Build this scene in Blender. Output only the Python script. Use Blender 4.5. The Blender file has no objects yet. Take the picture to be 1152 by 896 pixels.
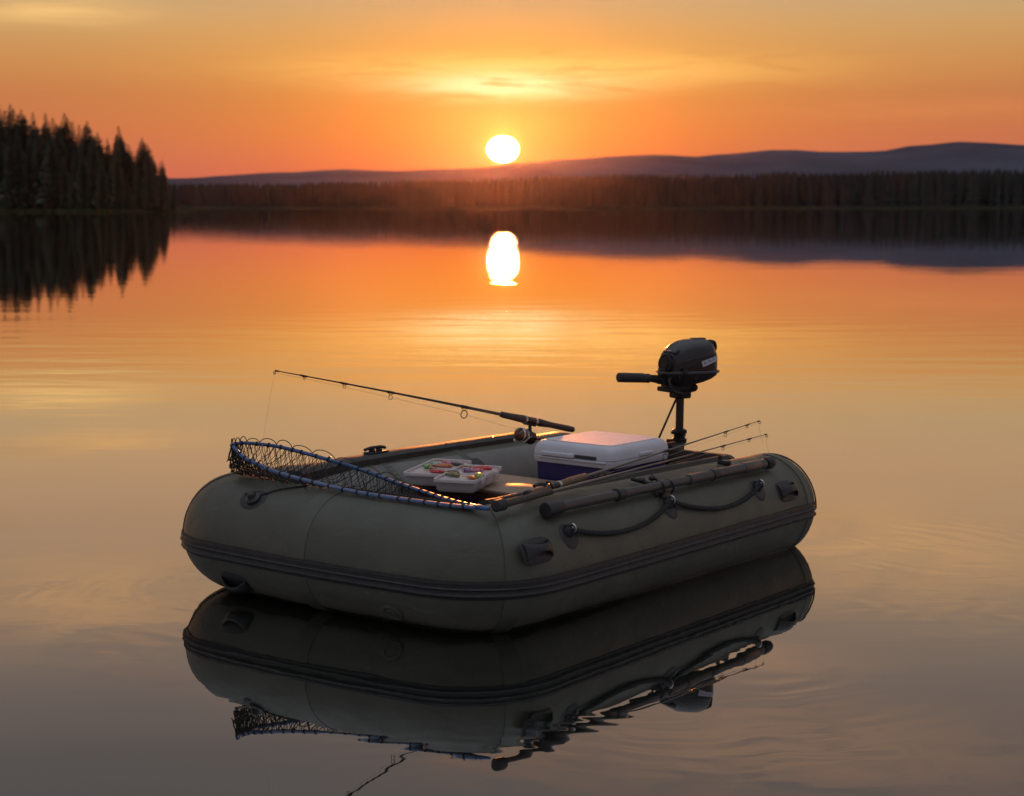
import bpy, bmesh, math, random
from mathutils import Vector, Matrix, Euler, noise
R = math.radians
S = bpy.context.scene
COL = S.collection
random.seed(7)

# ------------------------------------------------------------------ camera
CAM_H = 1.32
cam_d = bpy.data.cameras.new('camera'); cam = bpy.data.objects.new('camera', cam_d); COL.objects.link(cam)
cam_d.sensor_width = 36.0; cam_d.lens = 62.5
cam_d.clip_start = 0.05; cam_d.clip_end = 12000
cam.location = (0, 0, CAM_H)
cam.rotation_euler = (R(90) - math.atan(216 / 2000), 0, 0)
cam_d.dof.use_dof = True; cam_d.dof.focus_distance = 5.9; cam_d.dof.aperture_fstop = 5.6
S.camera = cam

# ------------------------------------------------------------------ exposure
S.view_settings.view_transform = 'Standard'; S.view_settings.look = 'None'
S.view_settings.exposure = 0.0; S.view_settings.gamma = 1.0; S.view_settings.use_curve_mapping = False

# ------------------------------------------------------------------ node helper
class NT:
    def __init__(s, tree): s.t = tree; s.n = tree.nodes; s.l = tree.links
    def node(s, typ, **kw):
        n = s.n.new(typ)
        for k, v in kw.items():
            if hasattr(n, k) and k not in n.inputs.keys(): setattr(n, k, v)
        return n
    def set(s, sock, v):
        if isinstance(v, bpy.types.NodeSocket): s.l.new(v, sock)
        elif v is not None: sock.default_value = v
    def math(s, op, a, b=None, c=None, clamp=False):
        n = s.n.new('ShaderNodeMath'); n.operation = op; n.use_clamp = clamp
        for i, v in enumerate((a, b, c)):
            if v is not None: s.set(n.inputs[i], v)
        return n.outputs[0]
    def vmath(s, op, a, b=None):
        n = s.n.new('ShaderNodeVectorMath'); n.operation = op
        s.set(n.inputs[0], a)
        if b is not None: s.set(n.inputs[1], b)
        return n.outputs['Value'] if op in ('DOT_PRODUCT', 'LENGTH') else n.outputs[0]
    def smooth(s, v, lo, hi, o0=0.0, o1=1.0):
        n = s.n.new('ShaderNodeMapRange'); n.interpolation_type = 'SMOOTHSTEP'
        s.set(n.inputs[0], v); n.inputs[1].default_value = lo; n.inputs[2].default_value = hi
        n.inputs[3].default_value = o0; n.inputs[4].default_value = o1
        return n.outputs[0]
    def ramp(s, v, stops, interp='LINEAR'):
        n = s.n.new('ShaderNodeValToRGB'); n.color_ramp.interpolation = interp
        e = n.color_ramp.elements
        while len(e) < len(stops): e.new(0.5)
        for el, (p, c) in zip(e, stops):
            el.position = p
            el.color = (c[0], c[1], c[2], 1) if not isinstance(c, (int, float)) else (c, c, c, 1)
        s.set(n.inputs[0], v)
        return n.outputs[0]
    def mix(s, f, a, b, mode='MIX'):
        n = s.n.new('ShaderNodeMix'); n.data_type = 'RGBA'; n.blend_type = mode
        s.set(n.inputs[0], f)
        for k, v in ((6, a), (7, b)):
            if isinstance(v, (tuple, list)): v = (v[0], v[1], v[2], 1)
            s.set(n.inputs[k], v)
        return n.outputs[2]
    def noise(s, vec, scale, detail=3.0, rough=0.5, dist=0.0):
        n = s.n.new('ShaderNodeTexNoise')
        if vec is not None: s.set(n.inputs['Vector'], vec)
        n.inputs['Scale'].default_value = scale; n.inputs['Detail'].default_value = detail
        n.inputs['Roughness'].default_value = rough; n.inputs['Distortion'].default_value = dist
        return n.outputs['Fac']
    def comb(s, x, y, z):
        n = s.n.new('ShaderNodeCombineXYZ')
        for i, v in enumerate((x, y, z)): s.set(n.inputs[i], v)
        return n.outputs[0]
    def sep(s, v):
        n = s.n.new('ShaderNodeSeparateXYZ'); s.set(n.inputs[0], v); return n.outputs

# ------------------------------------------------------------------ sky and sun
SUN_AZ = -0.29      # degrees to the right of +Y
SUN_EL = 1.80
sun_dir = Vector((math.sin(R(SUN_AZ)) * math.cos(R(SUN_EL)), math.cos(R(SUN_AZ)) * math.cos(R(SUN_EL)), math.sin(R(SUN_EL))))
world = bpy.data.worlds.new('World'); S.world = world; world.use_nodes = True
wt = NT(world.node_tree); wt.n.clear()
def build_world():
    w = wt
    d = w.node('ShaderNodeTexCoord').outputs['Generated']
    x, y, z = w.sep(d)
    el = w.math('MULTIPLY', w.math('ARCSINE', w.math('MINIMUM', w.math('MAXIMUM', z, 0.0), 1.0)), 57.2958)
    az = w.math('MULTIPLY', w.math('ARCTAN2', x, y), 57.2958)
    elr = w.math('DIVIDE', el, 90.0)
    K = 2.0
    def st(l): return [(p / 90.0, tuple(c / K for c in col)) for p, col in l]
    side = w.ramp(elr, st(SIDE)); cent = w.ramp(elr, st(CENTRE)); back = w.ramp(elr, st(BACK))
    daz = w.math('SUBTRACT', az, SUN_AZ)
    near = w.math('EXPONENT', w.math('MULTIPLY', w.math('POWER', w.math('DIVIDE', w.math('ABSOLUTE', daz), 7.5), 1.6), -1.0))
    front = w.mix(near, side, cent)
    hl = w.math('MAXIMUM', w.math('SQRT', w.math('ADD', w.math('MULTIPLY', x, x), w.math('MULTIPLY', y, y))), 1e-4)
    dh = w.math('DIVIDE', w.math('ADD', w.math('MULTIPLY', x, math.sin(R(SUN_AZ))), w.math('MULTIPLY', y, math.cos(R(SUN_AZ)))), hl)
    f = w.smooth(dh, -0.15, 0.9)
    base = w.mix(f, back, front)
    # warm glow round the sun
    cs = w.math('MAXIMUM', w.math('MINIMUM', w.vmath('DOT_PRODUCT', d, tuple(sun_dir)), 1.0), -1.0)
    ang = w.math('MULTIPLY', w.math('ARCCOSINE', cs), 57.2958)
    # flattened angular distance: the glow spreads wider than it is tall
    g2 = w.math('EXPONENT', w.math('MULTIPLY', ang, -2.9))
    def add(a, col, fac, sc):
        return w.mix(1.0, a, w.mix(w.math('MULTIPLY', fac, sc, clamp=True), (0, 0, 0), tuple(c / K for c in col)), 'ADD')
    c = add(base, (1.0, 0.66, 0.15), g2, 1.5)
    # streaky high cloud, laid out on a level sheet overhead
    zz = w.math('ADD', w.math('MAXIMUM', z, 0.0), 0.035)
    p = w.comb(w.math('MULTIPLY', w.math('DIVIDE', x, zz), 0.75), w.math('DIVIDE', y, zz), 0.3)
    n1 = w.noise(p, 1.5, 6, 0.55, 0.9)
    n2 = w.noise(p, 0.55, 3, 0.5, 0.4)
    cl = w.math('MULTIPLY', w.smooth(n1, 0.47, 0.72), w.smooth(n2, 0.40, 0.62))
    ccol = w.ramp(elr, st([(0, (0.36, 0.11, 0.035)), (5, (0.40, 0.21, 0.06)), (9, (0.46, 0.26, 0.115)), (13, (0.38, 0.215, 0.125)), (18, (0.30, 0.17, 0.11)), (26, (0.17, 0.12, 0.10)), (50, (0.13, 0.12, 0.13))]))
    c = w.mix(w.math('MULTIPLY', cl, w.smooth(el, 5.0, 10.0, 0.04, 0.85)), c, ccol)
    # the lit band of cloud above the sun and the wisp far to the left
    sv = w.comb(w.math('MULTIPLY', az, 0.22), w.math('MULTIPLY', el, 1.9), 2.1)
    s1 = w.noise(sv, 1.3, 5, 0.6, 0.6)
    s2 = w.noise(w.comb(w.math('MULTIPLY', az, 0.16), w.math('MULTIPLY', w.math('ADD', el, w.math('MULTIPLY', az, 0.05)), 0.85), 5.7), 1.5, 6, 0.62, 0.9)
    ccol2 = w.ramp(elr, st([(0, (0.85, 0.42, 0.13)), (7, (0.86, 0.47, 0.16)), (11, (0.80, 0.46, 0.21)), (14, (0.58, 0.34, 0.20)), (18, (0.42, 0.26, 0.18)), (26, (0.25, 0.18, 0.15))]))
    def band(e0, es, a0, as_, s1=s1):
        a = w.math('EXPONENT', w.math('MULTIPLY', w.math('POWER', w.math('ABSOLUTE', w.math('DIVIDE', w.math('SUBTRACT', el, e0), es)), 2.0), -1.0))
        b = w.math('EXPONENT', w.math('MULTIPLY', w.math('POWER', w.math('ABSOLUTE', w.math('DIVIDE', w.math('SUBTRACT', az, a0), as_)), 2.0), -1.0))
        return w.math('MULTIPLY', w.math('MULTIPLY', a, b), w.smooth(s1, 0.20, 0.60))
    c = w.mix(w.math('MULTIPLY', band(4.30, 0.55, 0.9, 6.8), 1.05, clamp=True), c, tuple(v / K for v in (0.98, 0.55, 0.14)))
    c = w.mix(w.math('MULTIPLY', band(3.80, 0.40, -0.2, 2.8), 1.15, clamp=True), c, tuple(v / K for v in (1.0, 0.84, 0.42)))
    c = w.mix(w.math('MULTIPLY', band(5.95, 0.40, -14.4, 2.6), 0.9, clamp=True), c, tuple(v / K for v in (0.90, 0.55, 0.20)))
    for e0, es, a0, as_, k in ((12.3, 1.3, -13.5, 4.2, .95), (11.0, 1.5, 12.0, 5.0, .90), (17.2, 1.5, 9.0, 8.5, .80), (14.4, .6, 6.5, 4.5, .75), (15.6, 1.0, -4.0, 4.0, .45), (7.4, .35, -13.0, 2.6, .8)):
        c = w.mix(w.math('MULTIPLY', band(e0, es, a0, as_, s2), k, clamp=True), c, ccol2)
    c = w.mix(w.math('MULTIPLY', band(3.0, 0.30, 13.0, 6.0), 0.6, clamp=True), c, tuple(v / K for v in (0.66, 0.23, 0.08)))
    # the sun itself
    de = w.math('MULTIPLY', w.math('SUBTRACT', el, SUN_EL), 1.22)     # refraction flattens the low sun
    q = w.math('SQRT', w.math('ADD', w.math('MULTIPLY', daz, daz), w.math('MULTIPLY', de, de)))
    disc = w.smooth(q, 0.46, 0.52, 1.0, 0.0)
    bg = w.node('ShaderNodeBackground'); w.set(bg.inputs[0], c); bg.inputs[1].default_value = K
    bs = w.node('ShaderNodeBackground'); bs.inputs[0].default_value = (1.0, 0.72, 0.34, 1); w.set(bs.inputs[1], w.math('MULTIPLY', disc, 60.0))
    sky = w.node('ShaderNodeTexSky'); sky.sky_type = 'NISHITA'; sky.sun_disc = False
    sky.sun_elevation = R(SUN_EL); sky.sun_rotation = R(SUN_AZ); sky.dust_density = 2.0
    bn = w.node('ShaderNodeBackground'); w.l.new(sky.outputs[0], bn.inputs[0]); bn.inputs[1].default_value = 0.004
    a1 = w.node('ShaderNodeAddShader'); a2 = w.node('ShaderNodeAddShader')
    w.l.new(bg.outputs[0], a1.inputs[0]); w.l.new(bs.outputs[0], a1.inputs[1])
    w.l.new(a1.outputs[0], a2.inputs[0]); w.l.new(bn.outputs[0], a2.inputs[1])
    out = w.node('ShaderNodeOutputWorld'); w.l.new(a2.outputs[0], out.inputs[0])
HIGH = [(8.2, (.58, .36, .20)), (10.4, (.52, .335, .21)), (12, (.42, .295, .20)), (14.5, (.265, .21, .185)), (17, (.175, .155, .152)), (22, (.155, .148, .156)), (34, (.17, .175, .20)), (55, (.46, .485, .57)), (90, (.58, .61, .71))]
SIDE = [(0, (.52, .125, .095)), (1.2, (.53, .140, .092)), (2.4, (.54, .160, .072)), (3.5, (.52, .185, .070)), (4.5, (.56, .250, .085)), (5.5, (.57, .315, .122)), (6.6, (.53, .355, .188))] + HIGH
CENTRE = [(0, (.62, .08, .030)), (1.0, (.66, .105, .030)), (2.3, (.70, .20, .024)), (3.2, (.72, .25, .035)), (4.5, (.74, .31, .055)), (5.3, (.74, .36, .095)), (6.6, (.58, .365, .178))] + HIGH
BACK = [(0, (.19, .155, .17)), (10, (.19, .18, .205)), (28, (.22, .23, .28)), (55, (.46, .485, .58)), (90, (.58, .61, .71))]
build_world()
sun_d = bpy.data.lights.new('sun', 'SUN'); sun_d.energy = 3.0; sun_d.angle = R(0.8); sun_d.color = (1.0, 0.27, 0.05)
sun = bpy.data.objects.new('sun', sun_d); COL.objects.link(sun)
sun.rotation_euler = (-sun_dir).to_track_quat('-Z', 'Y').to_euler()
sun.location = (0, 0, 50)

# ------------------------------------------------------------------ materials
MATS = {}
def mat(name, col, rough=0.5, metal=0.0, var=0.15, vscale=12.0, bump=0.0, bscale=200.0, spec=0.5, alpha=1.0, coat=0.0, trans=0.0, ior=None, rvar=0.0):
    m = bpy.data.materials.new(name); m.use_nodes = True
    t = NT(m.node_tree); b = t.n['Principled BSDF']
    tc = t.node('ShaderNodeTexCoord').outputs['Object']
    n = t.noise(tc, vscale, 5, 0.6)
    lo = tuple(c * (1 - var) for c in col); hi = tuple(min(1, c * (1 + var)) for c in col)
    t.set(b.inputs['Base Color'], t.ramp(n, [(0.3, lo), (0.7, hi)]))
    if rvar: t.set(b.inputs['Roughness'], t.smooth(t.noise(tc, vscale * 2.3, 4), 0.3, 0.7, max(0.02, rough - rvar), min(1, rough + rvar)))
    else: b.inputs['Roughness'].default_value = rough
    b.inputs['Metallic'].default_value = metal; b.inputs['Specular IOR Level'].default_value = spec
    b.inputs['Alpha'].default_value = alpha; b.inputs['Coat Weight'].default_value = coat
    b.inputs['Transmission Weight'].default_value = trans
    if ior: b.inputs['IOR'].default_value = ior
    if bump:
        bn = t.node('ShaderNodeBump'); bn.inputs['Strength'].default_value = bump; bn.inputs['Distance'].default_value = 0.002
        t.set(bn.inputs['Height'], t.noise(tc, bscale, 3)); t.l.new(bn.outputs[0], b.inputs['Normal'])
    MATS[name] = m
    return m
mat('pvc', (.080, .081, .056), .47, var=.14, vscale=5, bump=.25, bscale=420, rvar=.07)
mat('pvc_grey', (.17, .165, .145), .5, var=.15, vscale=6, bump=.2, bscale=300)
mat('pvc_seam', (.080, .083, .060), .42, var=.1, vscale=8)
mat('rubber', (.022, .021, .021), .5, var=.2, vscale=20, rvar=.08)
mat('dark_strip', (.040, .036, .032), .6, var=.25, vscale=20, bump=.3, bscale=250)
mat('dark_plastic', (.020, .019, .020), .38, var=.2, vscale=30, rvar=.08)
mat('floor', (.030, .028, .024), .7, var=.3, vscale=10, bump=.3, bscale=120)
mat('bench_wood', (.34, .235, .165), .48, var=.18, vscale=6, rvar=.06)
mat('bench_edge', (.10, .042, .028), .5, var=.2, vscale=8)
mat('plywood', (.055, .045, .036), .55, var=.25, vscale=9)
mat('steel', (.45, .44, .43), .3, metal=1.0, var=.1)
mat('dark_steel', (.055, .045, .04), .4, metal=.6, var=.2)
mat('alu_dark', (.085, .080, .080), .34, metal=.55, var=.08, vscale=15)
mat('rope', (.016, .015, .015), .8, var=.3, vscale=80)
mat('navy', (.028, .020, .115), .42, var=.1, vscale=10, bump=.1)
mat('cooler_white', (.62, .62, .66), .42, var=.05, vscale=9, bump=.12, bscale=300, rvar=.06)
mat('cooler_top', (.70, .66, .66), .6, var=.08, vscale=30, bump=.5, bscale=160)
mat('cork', (.20, .125, .075), .8, var=.35, vscale=90, bump=.5, bscale=300)
mat('eva', (.075, .055, .045), .75, var=.25, vscale=60)
mat('rod_blank', (.030, .020, .017), .25, var=.2, vscale=30, coat=.4)
mat('rod_grey', (.12, .105, .09), .28, var=.15, vscale=30, coat=.4)
mat('line', (.55, .45, .34), .3, var=.05)
mat('reel_bronze', (.16, .085, .055), .26, metal=.75, var=.15)
mat('reel_dark', (.030, .022, .020), .35, var=.15)
mat('silver', (.62, .60, .58), .28, metal=.9, var=.08)
mat('cowl', (.008, .007, .008), .20, var=.1, coat=.35, spec=.45)
mat('cowl_trim', (.050, .047, .047), .3, var=.1)
mat('cowl_brown', (.045, .022, .012), .35, var=.25, spec=.3)
mat('decal', (.50, .50, .55), .4, var=.12, vscale=60)
mat('decal_dark', (.05, .045, .05), .4)
mat('motor_dark', (.014, .011, .010), .5, var=.3, vscale=30, spec=.3)
mat('clear_plastic', (.84, .77, .76), .25, var=.06, alpha=.62)
mat('net_cord', (.030, .024, .020), .8, var=.4, vscale=60)
mat('hoop_blue', (.035, .105, .26), .32, var=.2, vscale=40, coat=.3)
mat('hoop_light', (.115, .165, .29), .35, var=.15, vscale=40)
mat('lure_red', (.62, .03, .03), .28, coat=.5, var=.15)
mat('lure_orange', (.60, .16, .04), .28, coat=.5, var=.15)
mat('lure_green', (.10, .40, .06), .3, coat=.5, var=.25)
mat('lure_lime', (.30, .42, .05), .3, coat=.5, var=.25)
mat('lure_olive', (.17, .15, .03), .3, coat=.5, var=.35, vscale=70)
mat('lure_brown', (.16, .08, .04), .3, coat=.5, var=.4, vscale=70)
mat('lure_pink', (.55, .16, .22), .3, coat=.5, var=.2)
mat('lure_purple', (.24, .12, .30), .3, coat=.5, var=.25)
mat('lure_black', (.015, .014, .016), .25, coat=.5)
mat('lure_mint', (.28, .50, .38), .3, coat=.5, var=.2)
mat('bark', (.055, .042, .032), .9, var=.3, vscale=3)
mat('spruce', (.095, .098, .068), .85, var=.35, vscale=.35, spec=.1)
mat('far_spruce', (.046, .049, .045), .9, var=.15, vscale=.06, spec=0.0)
mat('hill', (.085, .090, .115), .95, var=.25, vscale=.01, spec=0.0)  # bluish base colour carries part of the distance haze
mat('earth', (.036, .038, .024), .95, var=.3, vscale=.3, spec=0.0)
mat('reed', (.085, .085, .040), .85, var=.4, vscale=.4, spec=0.0)

def skin(m):
    """wear on the hull fabric: pale scuffs, chalky smears, a faint scum line above the water, soft wrinkles"""
    t = NT(m.node_tree); b = t.n['Principled BSDF']; old = b.inputs['Base Color'].links[0].from_socket
    tc = t.node('ShaderNodeTexCoord').outputs['Object']; x, y, z = t.sep(tc)
    sc = t.math('MULTIPLY', t.smooth(t.noise(t.vmath('MULTIPLY', tc, (9, 9, 34)), 1.0, 6, .7, 1.5), .60, .70), t.smooth(t.noise(tc, 3.1, 3), .46, .62))
    c = t.mix(t.math('MULTIPLY', sc, .6), old, (.17, .165, .14))
    wl = t.math('ADD', z, t.math('MULTIPLY', t.noise(tc, 14, 4, .6), .05))
    c = t.mix(t.math('MULTIPLY', t.math('MULTIPLY', t.smooth(wl, .045, .065), t.smooth(wl, .085, .12, 1, 0)), .6), c, (.13, .125, .095))
    c = t.mix(t.math('MULTIPLY', t.smooth(t.noise(tc, 1.7, 4, .6), .45, .7), .35), c, (.065, .070, .048))
    wet = t.smooth(t.math('ADD', z, t.math('MULTIPLY', t.math('SUBTRACT', t.noise(tc, 6, 3), .5), .02)), .024, .036, 1.0, 0.0)
    c = t.mix(t.math('MULTIPLY', wet, .6), c, (.025, .025, .016))
    ro = b.inputs['Roughness'].links[0].from_socket
    t.set(b.inputs['Roughness'], t.math('SUBTRACT', ro, t.math('MULTIPLY', wet, .28)))
    t.set(b.inputs['Base Color'], c)
    old_n = b.inputs['Normal'].links[0].from_socket
    bn = t.node('ShaderNodeBump'); bn.inputs['Strength'].default_value = .5; bn.inputs['Distance'].default_value = .011
    t.set(bn.inputs['Height'], t.noise(t.vmath('MULTIPLY', tc, (5, 5, 9)), 1.0, 4, .55, .8)); t.l.new(old_n, bn.inputs['Normal']); t.l.new(bn.outputs[0], b.inputs['Normal'])
skin(MATS['pvc'])
def painted_sheen(m):
    """grey sheen painted on the upper part of the black cowl, above a swept line"""
    t = NT(m.node_tree); b = t.n['Principled BSDF']; old = b.inputs['Base Color'].links[0].from_socket
    x, y, z = t.sep(t.node('ShaderNodeTexCoord').outputs['Object'])
    u = t.math('MAXIMUM', t.math('DIVIDE', t.math('ADD', x, .14), .20), 0.0)
    line = t.math('SUBTRACT', .759, t.math('MULTIPLY', t.math('POWER', u, 1.6), .044))
    f = t.smooth(t.math('SUBTRACT', z, line), -.0006, .0006)
    t.set(b.inputs['Base Color'], t.mix(f, old, (.024, .021, .021)))  # lighter top imitates skylight on the gloss, put into the colour
    t.set(b.inputs['Roughness'], t.math('ADD', .14, t.math('MULTIPLY', f, .12)))
painted_sheen(MATS['cowl'])

# ------------------------------------------------------------------ mesh builder
class MB:
    def __init__(s): s.v = []; s.f = []; s.m = []; s.sm = []
    def add(s, vs, fs, mi=0, smooth=True, M=None):
        o = len(s.v)
        s.v += [tuple(M @ Vector(p)) if M is not None else tuple(p) for p in vs]
        s.f += [tuple(i + o for i in f) for f in fs]
        s.m += [mi] * len(fs); s.sm += [smooth] * len(fs)
        return s
    def box(s, c, d, M=None, mi=0, bev=0.0):
        bm = bmesh.new(); bmesh.ops.create_cube(bm, size=1.0)
        for v in bm.verts: v.co = Vector((v.co.x * d[0] + c[0], v.co.y * d[1] + c[1], v.co.z * d[2] + c[2]))
        if bev: bmesh.ops.bevel(bm, geom=list(bm.edges), offset=min(bev, min(d) * .45), segments=3, profile=.5, affect='EDGES')
        return s.from_bm(bm, M, mi, bool(bev))
    def from_bm(s, bm, M=None, mi=0, smooth=True):
        bm.verts.index_update()
        s.add([v.co[:] for v in bm.verts], [[v.index for v in f.verts] for f in bm.faces], mi, smooth, M)
        bm.free(); return s
    def rings(s, rings, closed=True, cap0=True, cap1=True, mi=0, smooth=True, M=None):
        n = len(rings[0]); vs = [p for r in rings for p in r]; fs = []
        for i in range(len(rings) - 1):
            for j in range(n if closed else n - 1):
                k = (j + 1) % n
                fs.append((i * n + j, i * n + k, (i + 1) * n + k, (i + 1) * n + j))
        s.add(vs, fs, mi, smooth, M)
        if closed and cap0: s.add(rings[0], [tuple(reversed(range(n)))], mi, False, M)
        if closed and cap1: s.add(rings[-1], [tuple(range(n))], mi, False, M)
        return s
    def tube(s, pts, r, n=8, mi=0, M=None, cap=True, closed=False, jit=None):
        pts = [Vector(p) for p in pts]; N = len(pts)
        rad = (lambda i: r) if not hasattr(r, '__len__') else (lambda i: r[i])
        up = None; rings = []
        for i in range(N):
            if closed: t = pts[(i + 1) % N] - pts[i - 1]
            else: t = pts[min(i + 1, N - 1)] - pts[max(i - 1, 0)]
            t.normalize()
            if up is None: up = Vector((0, 0, 1)) if abs(t.z) < .9 else Vector((1, 0, 0))
            a = t.cross(up); a.normalize(); b = a.cross(t); up = b
            rr = rad(i)
            rings.append([pts[i] + (a * math.cos(q) + b * math.sin(q)) * rr for q in (2 * math.pi * j / n for j in range(n))])
        if closed: rings.append(rings[0])
        return s.rings(rings, True, cap and not closed, cap and not closed, mi, True, M)
    def lathe(s, prof, n=24, mi=0, M=None):   # profile (r, z) turned round z
        rings = [[(r * math.cos(2 * math.pi * j / n), r * math.sin(2 * math.pi * j / n), z) for j in range(n)] for r, z in prof]
        return s.rings(rings, True, True, True, mi, True, M)
    def torus(s, c, R_, r, ax='z', n=20, k=6, mi=0, M=None, sx=1.0, sy=1.0):
        pts = []
        for i in range(n):
            a = 2 * math.pi * i / n; u, v = R_ * math.cos(a) * sx, R_ * math.sin(a) * sy
            pts.append((c[0] + u, c[1] + v, c[2]) if ax == 'z' else (c[0], c[1] + u, c[2] + v) if ax == 'x' else (c[0] + u, c[1], c[2] + v))
        return s.tube(pts, r, k, mi, M, closed=True)
    def ball(s, c, d, n=16, k=10, mi=0, M=None, e=1.0):
        rings = []
        for i in range(k + 1):
            ph = -math.pi / 2 + math.pi * i / k; cr = max(1e-3, abs(math.cos(ph)) ** e)
            rings.append([(c[0] + d[0] * cr * math.cos(2 * math.pi * j / n), c[1] + d[1] * cr * math.sin(2 * math.pi * j / n), c[2] + d[2] * math.sin(ph)) for j in range(n)])
        return s.rings(rings, True, True, True, mi, True, M)
    def prism(s, pts, h, mi=0, M=None, bev=0.0, smooth=False):   # outline in xy, thickness h upward
        bm = bmesh.new(); vs = [bm.verts.new((p[0], p[1], 0)) for p in pts]; f = bm.faces.new(vs)
        ex = bmesh.ops.extrude_face_region(bm, geom=[f])
        bmesh.ops.translate(bm, vec=(0, 0, h), verts=[g for g in ex['geom'] if isinstance(g, bmesh.types.BMVert)])
        bmesh.ops.recalc_face_normals(bm, faces=list(bm.faces))
        if bev: bmesh.ops.bevel(bm, geom=[e for e in bm.edges if all(v.co.z > h * .5 for v in e.verts)], offset=bev, segments=2, affect='EDGES')
        return s.from_bm(bm, M, mi, smooth)
    def build(s, name, mats, parent=None, auto=35):
        me = bpy.data.meshes.new(name); me.from_pydata(s.v, [], s.f)
        if not isinstance(mats, (list, tuple)): mats = [mats]
        for m in mats: me.materials.append(MATS[m] if isinstance(m, str) else m)
        me.polygons.foreach_set('material_index', s.m); me.polygons.foreach_set('use_smooth', s.sm)
        me.update()
        if auto and any(s.sm):
            bm = bmesh.new(); bm.from_mesh(me); bmesh.ops.remove_doubles(bm, verts=bm.verts, dist=1e-5)
            for e in bm.edges:
                if len(e.link_faces) == 2 and e.calc_face_angle(0) > R(auto): e.smooth = False
            bm.to_mesh(me); bm.free()
        o = bpy.data.objects.new(name, me); COL.objects.link(o)
        if parent: o.parent = parent
        return o
def tag(o, label=None, cat=None, group=None, kind=None):
    if label: o['label'] = label
    if cat: o['category'] = cat
    if group: o['group'] = group
    if kind: o['kind'] = kind
    return o
def thing(name, label, cat, M=Matrix(), group=None):
    o = bpy.data.objects.new(name, None); COL.objects.link(o); o.empty_display_size = .1
    o.matrix_world = M
    return tag(o, label, cat, group)
def rrect(w, h, r, n=5):
    pts = []
    for cx, cy, a0 in ((w / 2 - r, h / 2 - r, 0), (-w / 2 + r, h / 2 - r, 90), (-w / 2 + r, -h / 2 + r, 180), (w / 2 - r, -h / 2 + r, 270)):
        for i in range(n + 1):
            a = R(a0 + 90 * i / n); pts.append((cx + r * math.cos(a), cy + r * math.sin(a)))
    return pts
def catmull(P, k=6):
    P = [Vector(p) for p in P]; out = []
    for i in range(len(P) - 1):
        a, b, c, d = P[max(i - 1, 0)], P[i], P[i + 1], P[min(i + 2, len(P) - 1)]
        for j in range(k):
            t = j / k
            out.append(0.5 * ((2 * b) + (c - a) * t + (2 * a - 5 * b + 4 * c - d) * t * t + (3 * b - a - 3 * c + d) * t ** 3))
    out.append(P[-1]); return out
def frame(o, zdir, xdir):
    z = Vector(zdir).normalized(); x = Vector(xdir); x = (x - z * x.dot(z)).normalized(); y = z.cross(x)
    return Matrix(((x.x, y.x, z.x, o[0]), (x.y, y.y, z.y, o[1]), (x.z, y.z, z.z, o[2]), (0, 0, 0, 1)))

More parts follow.
